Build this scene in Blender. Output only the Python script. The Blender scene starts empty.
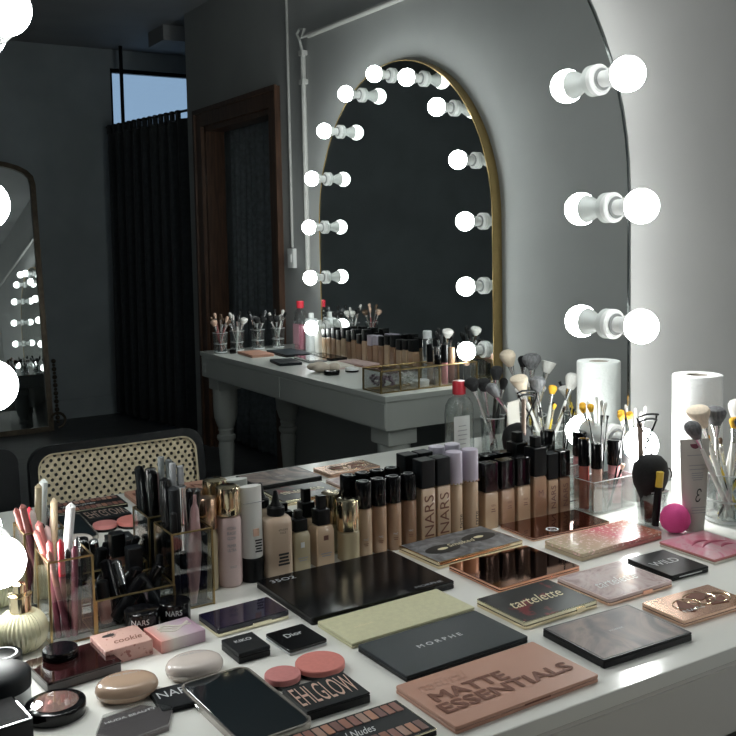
import bpy, math, random
from mathutils import Vector, Matrix
random.seed(7)
SC = bpy.context.scene
COL = SC.collection
PI = math.pi
R = math.radians

# ------------------------------------------------------------------ camera
cam_d = bpy.data.cameras.new('camera')
cam = bpy.data.objects.new('camera', cam_d)
COL.objects.link(cam)
yaw, pitch, roll = 0.55621, 0.07465, -0.01819
f = Vector((math.sin(yaw) * math.cos(pitch), math.cos(yaw) * math.cos(pitch), -math.sin(pitch)))
r0 = Vector((math.cos(yaw), -math.sin(yaw), 0)); u0 = r0.cross(f)
cr, sr = math.cos(roll), math.sin(roll)
r1 = r0 * cr + u0 * sr; u1 = -r0 * sr + u0 * cr
cam.matrix_world = Matrix(((r1.x, u1.x, -f.x, -0.2252), (r1.y, u1.y, -f.y, -1.4251), (r1.z, u1.z, -f.z, 1.2966), (0, 0, 0, 1)))
cam_d.sensor_width = 36; cam_d.lens = 961.32 / 736 * 36
cam_d.shift_x = -0.01628; cam_d.shift_y = -0.0804
cam_d.clip_start = 0.02
SC.camera = cam
# ------------------------------------------------------------------ world (daylight outside the windows), exposure
wd = bpy.data.worlds.new('sky'); SC.world = wd; wd.use_nodes = True
wd.node_tree.nodes['Background'].inputs[0].default_value = (0.36, 0.53, 0.78, 1)
wd.node_tree.nodes['Background'].inputs[1].default_value = 1.0
SC.view_settings.view_transform = 'Standard'; SC.view_settings.look = 'None'
SC.view_settings.exposure = 0.0; SC.view_settings.gamma = 1
SC.view_settings.use_curve_mapping = False
BULB = 43.0
SC.cycles.max_bounces = 10; SC.cycles.glossy_bounces = 8; SC.cycles.transparent_max_bounces = 16
SC.cycles.sample_clamp_indirect = 4.0
SC.cycles.use_denoising = True

# ------------------------------------------------------------------ materials
def mat(name, col, rough=0.5, metal=0.0, coat=0.0, noise=0.0, nscale=30, bump=0.0, bscale=60, spec=0.5, col2=None, thr=None, sheen=0, stretch=None):
    m = bpy.data.materials.new(name); m.use_nodes = True
    nt = m.node_tree; b = nt.nodes['Principled BSDF']
    b.inputs['Base Color'].default_value = (*col, 1)
    b.inputs['Roughness'].default_value = rough; b.inputs['Metallic'].default_value = metal
    b.inputs['Coat Weight'].default_value = coat; b.inputs['Coat Roughness'].default_value = 0.05
    b.inputs['Specular IOR Level'].default_value = spec
    if sheen: b.inputs['Sheen Weight'].default_value = sheen
    tc = nt.nodes.new('ShaderNodeTexCoord'); mp = nt.nodes.new('ShaderNodeMapping')
    nt.links.new(tc.outputs['Object'], mp.inputs[0])
    if stretch: mp.inputs['Scale'].default_value = stretch
    if noise or col2:
        n = nt.nodes.new('ShaderNodeTexNoise'); n.inputs['Scale'].default_value = nscale; n.inputs['Detail'].default_value = 4
        nt.links.new(mp.outputs[0], n.inputs['Vector'])
        rp = nt.nodes.new('ShaderNodeValToRGB')
        t = thr or (0.35, 0.65)
        rp.color_ramp.elements[0].position = t[0]; rp.color_ramp.elements[1].position = t[1]
        c2 = col2 or tuple(max(0, c * (1 - noise)) for c in col)
        rp.color_ramp.elements[0].color = (*c2, 1); rp.color_ramp.elements[1].color = (*col, 1)
        nt.links.new(n.outputs['Fac'], rp.inputs[0]); nt.links.new(rp.outputs[0], b.inputs['Base Color'])
    if bump:
        n2 = nt.nodes.new('ShaderNodeTexNoise'); n2.inputs['Scale'].default_value = bscale; n2.inputs['Detail'].default_value = 3
        nt.links.new(mp.outputs[0], n2.inputs['Vector'])
        bp = nt.nodes.new('ShaderNodeBump'); bp.inputs['Strength'].default_value = bump; bp.inputs['Distance'].default_value = 0.002
        nt.links.new(n2.outputs['Fac'], bp.inputs['Height']); nt.links.new(bp.outputs[0], b.inputs['Normal'])
    return m
def glass(name, tint=(0.93, 0.95, 0.95), refl=0.10, rough=0.03, base=0.0, bcol=(0.8, 0.8, 0.8)):
    m = bpy.data.materials.new(name); m.use_nodes = True; nt = m.node_tree
    nt.nodes.remove(nt.nodes['Principled BSDF']); out = nt.nodes['Material Output']
    t = nt.nodes.new('ShaderNodeBsdfTransparent'); t.inputs[0].default_value = (*tint, 1)
    g = nt.nodes.new('ShaderNodeBsdfGlossy'); g.inputs['Roughness'].default_value = rough
    lw = nt.nodes.new('ShaderNodeLayerWeight'); lw.inputs[0].default_value = 0.35
    mx = nt.nodes.new('ShaderNodeMixShader'); ad = nt.nodes.new('ShaderNodeMath'); ad.operation = 'MULTIPLY_ADD'
    ad.inputs[1].default_value = 0.55; ad.inputs[2].default_value = refl
    nt.links.new(lw.outputs['Facing'], ad.inputs[0]); nt.links.new(ad.outputs[0], mx.inputs[0])
    nt.links.new(t.outputs[0], mx.inputs[1]); nt.links.new(g.outputs[0], mx.inputs[2])
    last = mx
    if base:
        d = nt.nodes.new('ShaderNodeBsdfDiffuse'); d.inputs[0].default_value = (*bcol, 1)
        m2 = nt.nodes.new('ShaderNodeMixShader'); m2.inputs[0].default_value = base
        nt.links.new(mx.outputs[0], m2.inputs[1]); nt.links.new(d.outputs[0], m2.inputs[2]); last = m2
    nt.links.new(last.outputs[0], out.inputs[0])
    return m
def emis(name, col, s):
    m = bpy.data.materials.new(name); m.use_nodes = True; nt = m.node_tree
    nt.nodes.remove(nt.nodes['Principled BSDF'])
    e = nt.nodes.new('ShaderNodeEmission'); e.inputs[0].default_value = (*col, 1); e.inputs[1].default_value = s
    nt.links.new(e.outputs[0], nt.nodes['Material Output'].inputs[0]); return m
def mirror_mat(name, col):
    m = bpy.data.materials.new(name); m.use_nodes = True; nt = m.node_tree
    nt.nodes.remove(nt.nodes['Principled BSDF'])
    g = nt.nodes.new('ShaderNodeBsdfGlossy'); g.inputs[0].default_value = (*col, 1); g.inputs['Roughness'].default_value = 0.0
    nt.links.new(g.outputs[0], nt.nodes['Material Output'].inputs[0]); return m
def swirl(name, cols, scale=14, rough=0.25, coat=0.3, metal=0.0, dist=6, spec=.5):
    m = bpy.data.materials.new(name); m.use_nodes = True; nt = m.node_tree; b = nt.nodes['Principled BSDF']
    tc = nt.nodes.new('ShaderNodeTexCoord'); n = nt.nodes.new('ShaderNodeTexNoise')
    n.inputs['Scale'].default_value = scale; n.inputs['Detail'].default_value = 3; n.inputs['Distortion'].default_value = dist
    rp = nt.nodes.new('ShaderNodeValToRGB'); el = rp.color_ramp.elements
    for i, c in enumerate(cols):
        p = 0.3 + 0.4 * i / (len(cols) - 1)
        e = el[i] if i < 2 else el.new(p)
        e.position = p; e.color = (*c, 1)
    nt.links.new(tc.outputs['Object'], n.inputs['Vector']); nt.links.new(n.outputs['Fac'], rp.inputs[0]); nt.links.new(rp.outputs[0], b.inputs['Base Color'])
    b.inputs['Roughness'].default_value = rough; b.inputs['Coat Weight'].default_value = coat; b.inputs['Metallic'].default_value = metal; b.inputs['Specular IOR Level'].default_value = spec
    return m
def gradient(name, stops, axis_len, rough=0.3, coat=0.4, speck=None):
    m = bpy.data.materials.new(name); m.use_nodes = True; nt = m.node_tree; b = nt.nodes['Principled BSDF']
    tc = nt.nodes.new('ShaderNodeTexCoord'); sp = nt.nodes.new('ShaderNodeSeparateXYZ')
    ma = nt.nodes.new('ShaderNodeMath'); ma.operation = 'MULTIPLY_ADD'; ma.inputs[1].default_value = 1 / axis_len; ma.inputs[2].default_value = 0.5
    rp = nt.nodes.new('ShaderNodeValToRGB'); el = rp.color_ramp.elements
    for i, (p, c) in enumerate(stops):
        e = el[i] if i < 2 else el.new(p)
        e.position = p; e.color = (*c, 1)
    nt.links.new(tc.outputs['Object'], sp.inputs[0]); nt.links.new(sp.outputs[0], ma.inputs[0]); nt.links.new(ma.outputs[0], rp.inputs[0])
    src = rp.outputs[0]
    if speck:
        v = nt.nodes.new('ShaderNodeTexNoise'); v.inputs['Scale'].default_value = 150; v.inputs['Detail'].default_value = 3
        r2 = nt.nodes.new('ShaderNodeValToRGB'); r2.color_ramp.elements[0].position = 0.56; r2.color_ramp.elements[1].position = 0.62
        mx = nt.nodes.new('ShaderNodeMix'); mx.data_type = 'RGBA'
        nt.links.new(tc.outputs['Object'], v.inputs['Vector']); nt.links.new(v.outputs['Fac'], r2.inputs[0]); nt.links.new(r2.outputs[0], mx.inputs[0])
        nt.links.new(src, mx.inputs[6]); mx.inputs[7].default_value = (*speck, 1); src = mx.outputs[2]
    nt.links.new(src, b.inputs['Base Color']); b.inputs['Roughness'].default_value = rough; b.inputs['Coat Weight'].default_value = coat
    return m

M = dict(
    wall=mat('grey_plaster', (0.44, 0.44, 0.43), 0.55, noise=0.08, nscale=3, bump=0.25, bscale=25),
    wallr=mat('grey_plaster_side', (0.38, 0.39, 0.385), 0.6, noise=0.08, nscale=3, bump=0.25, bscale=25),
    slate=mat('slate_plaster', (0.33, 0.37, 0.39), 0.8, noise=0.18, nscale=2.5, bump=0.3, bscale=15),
    ceil=mat('ceiling_paint', (0.3, 0.305, 0.31), 0.8, noise=0.1, nscale=3),
    floor=mat('dark_floor', (0.09, 0.095, 0.10), 0.5, noise=0.3, nscale=4, stretch=(1, 8, 1)),
    white=mat('white_lacquer', (0.91, 0.91, 0.86), 0.16, coat=0.3, noise=0.03, nscale=6),
    greyw=mat('pale_grey_lacquer', (0.55, 0.57, 0.54), 0.3, coat=0.1, noise=0.04, nscale=6),
    apron=mat('warm_white_lacquer', (0.72, 0.70, 0.66), 0.3, noise=0.04, nscale=6),
    mir=mirror_mat('silvered_glass', (0.80, 0.83, 0.82)),
    mirdark=mirror_mat('aged_silvered_glass', (0.62, 0.65, 0.65)),
    edge=mat('polished_edge', (0.7, 0.72, 0.72), 0.15, 1.0),
    darkedge=mat('dark_backing', (0.03, 0.03, 0.03), 0.5),
    brass=mat('brushed_brass', (0.36, 0.26, 0.12), 0.35, 1.0, noise=0.2, nscale=40),
    brasspaint=mat('gold_frame_metal', (0.42, 0.30, 0.13), 0.35, 0.8, noise=0.1),
    chrome=mat('chrome', (0.75, 0.75, 0.76), 0.12, 1.0),
    gold=mat('polished_gold', (0.80, 0.68, 0.47), 0.12, 1.0),
    palegold=mat('pale_gold_metal', (0.80, 0.74, 0.55), 0.15, 1.0),
    rgold=mat('rose_gold', (0.72, 0.38, 0.27), 0.06, 1.0),
    rgold2=mat('satin_rose_gold', (0.78, 0.52, 0.40), 0.22, 1.0),
    copper=mat('copper_cap', (0.72, 0.48, 0.34), 0.25, 1.0),
    bronze=mat('dark_bronze_mirror', (0.32, 0.17, 0.13), 0.05, 1.0),
    bulb=emis('lit_bulb', (0.97, 1.0, 0.98), BULB),
    bwhite=mat('white_plastic', (0.78, 0.79, 0.78), 0.3),
    bgrey=mat('groove_grey', (0.25, 0.26, 0.26), 0.5),
    cable=mat('white_conduit', (0.55, 0.55, 0.53), 0.5),
    wood=mat('reddish_wood', (0.11, 0.054, 0.032), 0.4, coat=0.2, noise=0.5, nscale=12, stretch=(6, 6, .5)),
    drape=mat('black_curtain_cloth', (0.030, 0.036, 0.042), 0.95, noise=0.3, nscale=40, sheen=0.1),
    drape2=mat('grey_curtain_cloth', (0.22, 0.25, 0.27), 0.95, noise=0.3, nscale=40),
    black=mat('black_gloss', (0.004, 0.004, 0.005), 0.10, spec=.35),
    blackm=mat('black_satin', (0.005, 0.0055, 0.0065), 0.35, spec=.2),
    blacks=mat('black_soft_touch', (0.007, 0.009, 0.011), 0.5, spec=.2),
    slatelid=mat('charcoal_satin_card', (0.016, 0.022, 0.026), 0.36, spec=.12),
    velvet=mat('black_velvet', (0.01, 0.01, 0.011), 0.9, noise=0.4, nscale=300),
    cane=mat('woven_cane', (0.78, 0.66, 0.46), 0.6, noise=0.25, nscale=60),
    ink=mat('black_print', (0.02, 0.02, 0.02), 0.5),
    silverp=mat('silver_print', (0.62, 0.64, 0.65), 0.4),
    greyp=mat('grey_print', (0.30, 0.31, 0.32), 0.5),
    gpale=mat('gold_print', (0.80, 0.72, 0.48), 0.35),
    clear=glass('clear_acrylic'), clear2=glass('thin_clear_glass', (0.97, 0.98, 0.98), 0.05),
    frosted=glass('frosted_plastic', (0.8, 0.83, 0.84), 0.08, 0.4, 0.45, (0.8, 0.82, 0.82)),
    smokeglass=glass('smoky_glass', (0.62, 0.62, 0.60), 0.08),
    burg=mat('burgundy_acrylic', (0.022, 0.006, 0.006), 0.08, coat=0.3, noise=0.5, nscale=30),
    tan=mat('tan_foundation', (0.46, 0.29, 0.185), 0.22, coat=0.4),
    tan2=mat('light_foundation', (0.60, 0.43, 0.29), 0.22, coat=0.4),
    tan3=mat('deep_foundation', (0.36, 0.215, 0.135), 0.22, coat=0.4),
    beige=mat('beige_foundation', (0.62, 0.47, 0.35), 0.25, coat=0.4),
    olive=mat('olive_beige_foundation', (0.50, 0.42, 0.27), 0.2, coat=0.5),
    lav=mat('lavender_plastic', (0.55, 0.50, 0.60), 0.4),
    cream=mat('cream_plastic', (0.70, 0.66, 0.58), 0.4),
    whitep=mat('white_tube_plastic', (0.72, 0.72, 0.69), 0.4),
    pinkp=mat('blush_pink_plastic', (0.66, 0.50, 0.48), 0.3, coat=0.3),
    pinks=mat('pink_blush_powder', (0.62, 0.20, 0.17), 0.55, noise=0.08, nscale=150),
    pinks2=mat('soft_pink_blush', (0.55, 0.20, 0.19), 0.55, noise=0.08, nscale=150),
    powd=mat('rosy_powder', (0.40, 0.20, 0.16), 0.6, noise=0.2, nscale=120),
    rosepale=mat('pale_rose_metal', (0.90, 0.66, 0.55), 0.35, 0.7),
    hpkdull=mat('dull_pink_plastic', (0.34, 0.20, 0.20), 0.3, coat=0.3),
    sponge=mat('hot_pink_foam', (0.80, 0.085, 0.32), 0.75, bump=0.5, bscale=400),
    nude=mat('nude_pink_card', (0.50, 0.265, 0.19), 0.38, noise=0.05, nscale=12),
    nudedark=mat('mauve_brown_print', (0.19, 0.085, 0.06), 0.6, spec=.2),
    nudesoft=mat('embossed_nude_print', (0.43, 0.215, 0.15), 0.3),
    pale=mat('pale_gold_card', (0.66, 0.64, 0.42), 0.45, noise=0.10, nscale=120, bump=0.4, bscale=500),
    towel=mat('white_paper', (0.82, 0.83, 0.82), 0.9, bump=0.9, bscale=90),
    card=mat('grey_card', (0.30, 0.27, 0.23), 0.9),
    tubec=mat('matte_cream_tube', (0.52, 0.49, 0.45), 0.45),
    red=mat('red_plastic', (0.42, 0.02, 0.035), 0.3, coat=0.3),
    pinkliq=glass('pink_liquid', (0.9, 0.45, 0.55), 0.08, 0.05, 0.35, (0.8, 0.35, 0.45)),
    label=mat('paper_label', (0.62, 0.64, 0.63), 0.5),
    bb=mat('black_bristle', (0.012, 0.012, 0.013), 0.9, bump=1, bscale=500, stretch=(1, 1, .1)),
    bg=mat('grey_bristle', (0.20, 0.20, 0.21), 0.9, noise=0.5, nscale=200, stretch=(1, 1, .1)),
    bw=mat('white_bristle', (0.75, 0.73, 0.70), 0.9, noise=0.15, nscale=200, stretch=(1, 1, .1)),
    bc=mat('cream_bristle', (0.78, 0.66, 0.52), 0.9, noise=0.12, nscale=200, stretch=(1, 1, .1)),
    by=mat('yellow_bristle', (0.85, 0.46, 0.04), 0.9, noise=0.15, nscale=200, stretch=(1, 1, .1)),
    bt=mat('brown_bristle', (0.12, 0.075, 0.05), 0.9, noise=0.3, nscale=200, stretch=(1, 1, .1)),
    bp=mat('peach_bristle', (0.82, 0.55, 0.42), 0.9, noise=0.12, nscale=200, stretch=(1, 1, .1)),
    hsil=mat('silver_handle', (0.68, 0.68, 0.68), 0.2, 1.0), hwh=mat('white_handle', (0.78, 0.77, 0.74), 0.3),
    hbk=mat('black_handle', (0.012, 0.012, 0.012), 0.25, coat=0.3), hyel=mat('yellow_handle', (0.75, 0.55, 0.07), 0.35),
    hpk=mat('pink_handle', (0.36, 0.12, 0.12), 0.3), hred=mat('red_pencil', (0.28, 0.02, 0.025), 0.35),
    hrose=mat('dusty_rose_pencil', (0.30, 0.10, 0.09), 0.35), hbrn=mat('brown_pencil', (0.20, 0.09, 0.07), 0.35),
    hplum=mat('plum_pencil', (0.14, 0.03, 0.05), 0.35), hbei=mat('beige_pencil', (0.40, 0.31, 0.20), 0.35),
    gloss_red=mat('brick_gloss', (0.36, 0.085, 0.07), 0.15, coat=0.7), gloss_nude=mat('nude_gloss', (0.48, 0.30, 0.24), 0.15, coat=0.7),
    gloss_pink=mat('pink_gloss', (0.62, 0.28, 0.30), 0.15, coat=0.7),
    mscreen=mat('phone_screen', (0.006, 0.011, 0.014), 0.09, coat=0.3),
    furn=mat('black_wood_frame', (0.006, 0.007, 0.009), 0.4, spec=.3), bronzef=mat('antique_bronze', (0.09, 0.07, 0.05), 0.4, 0.7, noise=0.4, nscale=30),
    fluff=mat('cream_fluff', (0.58, 0.50, 0.42), 0.95, bump=1, bscale=200), flower=mat('dried_purple_flower', (0.20, 0.13, 0.17), 0.9),
    petal=mat('white_petal', (0.6, 0.6, 0.57), 0.8),
)

# ------------------------------------------------------------------ mesh helpers
class MB:
    def __init__(s): s.v = []; s.f = []
    def add(s, vs, fs, T=None):
        o = len(s.v)
        for v in vs:
            v = Vector(v); s.v.append(tuple(T @ v) if T else tuple(v))
        s.f += [tuple(i + o for i in q) for q in fs]; return s
    def box(s, x0, x1, y0, y1, z0, z1, T=None):
        vs = [(x0, y0, z0), (x1, y0, z0), (x1, y1, z0), (x0, y1, z0), (x0, y0, z1), (x1, y0, z1), (x1, y1, z1), (x0, y1, z1)]
        return s.add(vs, [(0, 3, 2, 1), (4, 5, 6, 7), (0, 1, 5, 4), (1, 2, 6, 5), (2, 3, 7, 6), (3, 0, 4, 7)], T)
    def rings(s, rings, cap0=True, cap1=True, T=None):
        n = len(rings[0]); vs = [p for r in rings for p in r]; fs = []
        for i in range(len(rings) - 1):
            for j in range(n):
                k = (j + 1) % n
                fs.append((i * n + j, i * n + k, (i + 1) * n + k, (i + 1) * n + j))
        if cap0: fs.append(tuple(reversed(range(n))))
        if cap1: fs.append(tuple(range((len(rings) - 1) * n, len(rings) * n)))
        return s.add(vs, fs, T)
    def lathe(s, prof, seg=24, T=None, cap0=True, cap1=True, sx=1, sy=1):
        rs = [[(max(r, 1e-5) * math.cos(2 * PI * j / seg) * sx, max(r, 1e-5) * math.sin(2 * PI * j / seg) * sy, z) for j in range(seg)] for r, z in prof]
        return s.rings(rs, cap0, cap1, T)
    def rr(s, w, d, z0, z1, rad=0.004, ch=0.0008, cx=0, cy=0, n=4, T=None, wz=None):
        def ring(ww, dd, rd, z):
            rd = max(min(rd, ww / 2 - 1e-4, dd / 2 - 1e-4), 1e-4); p = []
            for (qx, qy, a0) in ((1, 1, 0), (-1, 1, 90), (-1, -1, 180), (1, -1, 270)):
                for i in range(n + 1):
                    a = R(a0 + 90 * i / n)
                    p.append((cx + qx * (ww / 2 - rd) + rd * math.cos(a), cy + qy * (dd / 2 - rd) + rd * math.sin(a), z))
            return p
        return s.rings([ring(w - 2 * ch, d - 2 * ch, rad, z0), ring(w, d, rad, z0 + ch), ring(w, d, rad, z1 - ch), ring(w - 2 * ch, d - 2 * ch, rad, z1)], T=T)
    def poly(s, pts, z0, z1, T=None):
        return s.rings([[(x, y, z0) for x, y in pts], [(x, y, z1) for x, y in pts]], T=T)
    def tube(s, pts, r, seg=8, T=None, closed=False, radii=None):
        pts = [Vector(p) for p in pts]; n = len(pts); rs = []; up = None
        for i, p in enumerate(pts):
            if closed: t = (pts[(i + 1) % n] - pts[i - 1])
            else: t = pts[min(i + 1, n - 1)] - pts[max(i - 1, 0)]
            t.normalize()
            if up is None: up = Vector((0, 0, 1)) if abs(t.z) < .9 else Vector((1, 0, 0))
            a = t.cross(up).normalized(); b = t.cross(a).normalized(); up = -b if False else a.cross(t)
            rr_ = radii[i] if radii else r
            rs.append([tuple(p + a * math.cos(2 * PI * j / seg) * rr_ + b * math.sin(2 * PI * j / seg) * rr_) for j in range(seg)])
        if closed: rs.append(rs[0])
        return s.rings(rs, not closed, not closed, T)
    def sphere(s, c, r, seg=16, T=None, sx=1, sy=1, sz=1):
        pr = [(r * math.sin(PI * i / (seg // 2)), -r * math.cos(PI * i / (seg // 2)) * sz) for i in range(seg // 2 + 1)]
        T2 = Matrix.Translation(c); T2 = (T @ T2) if T else T2
        return s.lathe(pr, seg, T2, sx=sx, sy=sy)
    def build(s, name, m, parent=None, smooth=True, angle=35):
        me = bpy.data.meshes.new(name); me.from_pydata(s.v, [], s.f); me.update()
        if smooth:
            me.polygons.foreach_set('use_smooth', [True] * len(me.polygons))
            try: me.set_sharp_from_angle(angle=R(angle))
            except Exception: pass
        me.materials.append(M[m] if isinstance(m, str) else m)
        o = bpy.data.objects.new(name, me); COL.objects.link(o)
        if parent: o.parent = parent
        return o
def tag(o, label, cat, group=None, kind=None):
    o['label'] = label; o['category'] = cat
    if group: o['group'] = group
    if kind: o['kind'] = kind
    return o
def thing(name, label, cat, loc=(0, 0, 0), rz=0, group=None, rot=None):
    o = bpy.data.objects.new(name, None); o.empty_display_size = 0.02; COL.objects.link(o); o.location = loc
    if rot is not None: o.rotation_mode = 'QUATERNION'; o.rotation_quaternion = rot
    else: o.rotation_euler = (0, 0, rz)
    return tag(o, label, cat, group)
def struct(name, mb, m, **k):
    o = mb.build(name, m, **k)
    if not k.get('parent'): o['kind'] = 'structure'
    return o
ZT = 0.75      # table tops
def text_mesh(txt, bold=0.0, shear=0.0, width=None, height=None):
    cu = bpy.data.curves.new('t', 'FONT'); cu.body = txt; cu.size = 1; cu.align_x = 'CENTER'; cu.align_y = 'CENTER'
    cu.shear = shear; cu.resolution_u = 3
    o = bpy.data.objects.new('t', cu); COL.objects.link(o)
    bpy.context.view_layer.update()
    me = bpy.data.meshes.new_from_object(o.evaluated_get(bpy.context.evaluated_depsgraph_get()))
    bpy.data.objects.remove(o); bpy.data.curves.remove(cu)
    xs = [v.co.x for v in me.vertices]; ys = [v.co.y for v in me.vertices]
    w = max(xs) - min(xs); h = max(ys) - min(ys); cx = (max(xs) + min(xs)) / 2; cy = (max(ys) + min(ys)) / 2
    sx = width / w if width else 1; sy = height / h if height else sx
    if not width: sx = sy
    for v in me.vertices: v.co.x = (v.co.x - cx) * sx; v.co.y = (v.co.y - cy) * sy; v.co.z = 0
    if bold > 0:        # heavier strokes: shifted layers, each a hair above the last
        base = [v.co.copy() for v in me.vertices]; fc = [tuple(p.vertices) for p in me.polygons]; vs = []; fs = []
        for k, (ax, ay) in enumerate(((0, 0), (1, 0), (-1, 0), (0, 1), (0, -1), (.7, .7), (-.7, -.7), (.7, -.7), (-.7, .7))):
            o_ = len(vs); vs += [(c.x + ax * bold * sx, c.y + ay * bold * sy, k * 1.2e-5) for c in base]; fs += [tuple(i + o_ for i in f_) for f_ in fc]
        m2 = bpy.data.meshes.new('t'); m2.from_pydata(vs, [], fs); m2.update(); bpy.data.meshes.remove(me); me = m2
    return me
def lettering(parent, txt, m, width, height=None, loc=(0, 0, 0), rz=0, face='top', bold=0.0, shear=0.0, name='lettering', wrap=None, rolltxt=0):
    me = text_mesh(txt, bold, shear, width, height)
    if rolltxt:
        for v in me.vertices: v.co = Matrix.Rotation(rolltxt, 3, 'Z') @ v.co
    if wrap:
        rad, a0 = wrap
        for v in me.vertices:
            a = a0 + v.co.x / rad; z = v.co.y; v.co = Vector(((rad + v.co.z) * math.cos(a), (rad + v.co.z) * math.sin(a), z))
    elif face == 'front':
        for v in me.vertices: v.co = Vector((v.co.x, -v.co.z, v.co.y))
    me.materials.append(M[m]); me.name = name
    if face == 'top' and not wrap:
        parent = next((c_ for c_ in parent.children if c_.name.split('.')[0] == 'lid'), parent)
    o = bpy.data.objects.new(name, me); COL.objects.link(o); o.parent = parent; o.location = loc; o.rotation_euler = (0, 0, rz)
    return o
def fine_print(parent, m, rows, x0, z0, gap, h, wrap=None, y=0, name='fine_print'):
    mb = MB()
    for i, w in enumerate(rows):
        z = z0 - i * gap
        if wrap:
            rad, a0 = wrap; n = 4; a = a0 - w / 2 / rad
            vs = []; fs = []
            for k in range(n + 1):
                t = a + w / rad * k / n
                vs += [(rad * math.cos(t), rad * math.sin(t), z), (rad * math.cos(t), rad * math.sin(t), z + h)]
            for k in range(n): fs.append((2 * k, 2 * k + 2, 2 * k + 3, 2 * k + 1))
            mb.add(vs, fs)
        else: mb.box(x0 - w / 2, x0 + w / 2, y - 0.0002, y, z, z + h)
    return mb.build(name, m, parent, False)

# ================================================================== ROOM
XR = 2.027; YB = -5.78; XL = -1.9; ZC = 2.72
struct('floor', MB().box(XL - .1, 3.3, YB - .1, 0.1, -0.05, 0), 'floor')
struct('ceiling', MB().box(XL - .1, 3.3, YB - .1, 0.1, ZC, ZC + .05), 'ceil')
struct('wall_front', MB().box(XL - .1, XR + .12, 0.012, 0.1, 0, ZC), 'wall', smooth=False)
# right wall with the doorway (y -3.11 .. -4.00)
DY0, DY1, DZ = -3.245, -4.21, 1.99
mb = MB().box(XR, XR + .12, DY0, 0.012, 0, ZC).box(XR, XR + .12, -4.48, DY1, 0, ZC).box(XR, XR + .12, DY1, DY0, DZ, ZC)
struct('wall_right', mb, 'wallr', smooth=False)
# back wall with window
WX0, WX1, WZ0, WZ1 = 1.93, 2.62, 1.25, 2.585
mb = MB().box(XL - .1, WX0, YB - .1, YB, 0, ZC).box(WX1, 3.3, YB - .1, YB, 0, ZC).box(WX0, WX1, YB - .1, YB, 0, WZ0).box(WX0, WX1, YB - .1, YB, WZ1, ZC)
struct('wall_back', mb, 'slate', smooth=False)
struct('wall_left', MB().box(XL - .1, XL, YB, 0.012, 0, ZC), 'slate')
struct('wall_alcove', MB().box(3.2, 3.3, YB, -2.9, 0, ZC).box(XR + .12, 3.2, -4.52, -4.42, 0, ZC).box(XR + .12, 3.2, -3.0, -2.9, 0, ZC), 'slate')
# dropped beam in the alcove
struct('trim_1', MB().box(2.00, 3.2, -5.10, -4.80, 2.62, ZC), 'ceil', smooth=False)
# moulding on the left wall and baseboard on back wall
mb = MB()
for (a, b) in ((-5.2, -3.6), (-3.3, -1.7), (-1.5, -0.3)):
    for (z0, z1) in ((1.0, 1.02), (2.3, 2.32)): mb.box(XL, XL + .015, a, b, z0, z1)
    for y in (a, b): mb.box(XL, XL + .015, y - .01, y + .01, 1.0, 2.32)
struct('trim_2', mb, 'slate', smooth=False)
struct('baseboard_left', MB().box(XL, XL + .02, YB, 0, 0, .12), 'slate')
struct('baseboard_back', MB().box(XL, 1.9, YB, YB + .02, 0, .14), 'slate')
# door casing
def casing(mb, off, w, x0, x1):
    a, b, t = DY0 + off, DY1 - off, DZ + off
    mb.box(x0, x1, a - w if w < 0 else a, a + w, 0, t + w); mb.box(x0, x1, b - w, b, 0, t + w); mb.box(x0, x1, b, a, t, t + w)
    return mb
d = casing(MB(), 0, .10, XR - .022, XR).build('door_1', 'wood', None, False); d['kind'] = 'structure'
mb = MB().box(XR, XR + .12, DY0 - .03, DY0, 0, DZ).box(XR, XR + .12, DY1, DY1 + .03, 0, DZ).box(XR, XR + .12, DY1, DY0, DZ - .03, DZ)
mb.build('jamb', 'wood', d, False)
casing(MB(), .08, .025, XR - .034, XR - .022).build('moulding', 'wood', d, False)
# windows
w = MB().box(WX0, WX1, YB - .06, YB - .02, WZ0, WZ0 + .04).box(WX0, WX1, YB - .06, YB - .02, WZ1 - .03, WZ1).box(WX0, WX0 + .02, YB - .06, YB - .02, WZ0, WZ1).box(WX1 - .03, WX1, YB - .06, YB - .02, WZ0, WZ1).build('window_1', 'blackm', None, False); w['kind'] = 'structure'
MB().box(WX0 + .02, WX1 - .03, YB - .045, YB - .04, WZ0 + .04, WZ1 - .03).build('pane', 'clear2', w, False)
w = MB().box(2.9, 3.17, -4.40, -4.42, 1.2, 1.26).build('window_2', emis('daylight_pane', (0.36, 0.55, 0.85), 0.6), None, False); w['kind'] = 'structure'

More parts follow.
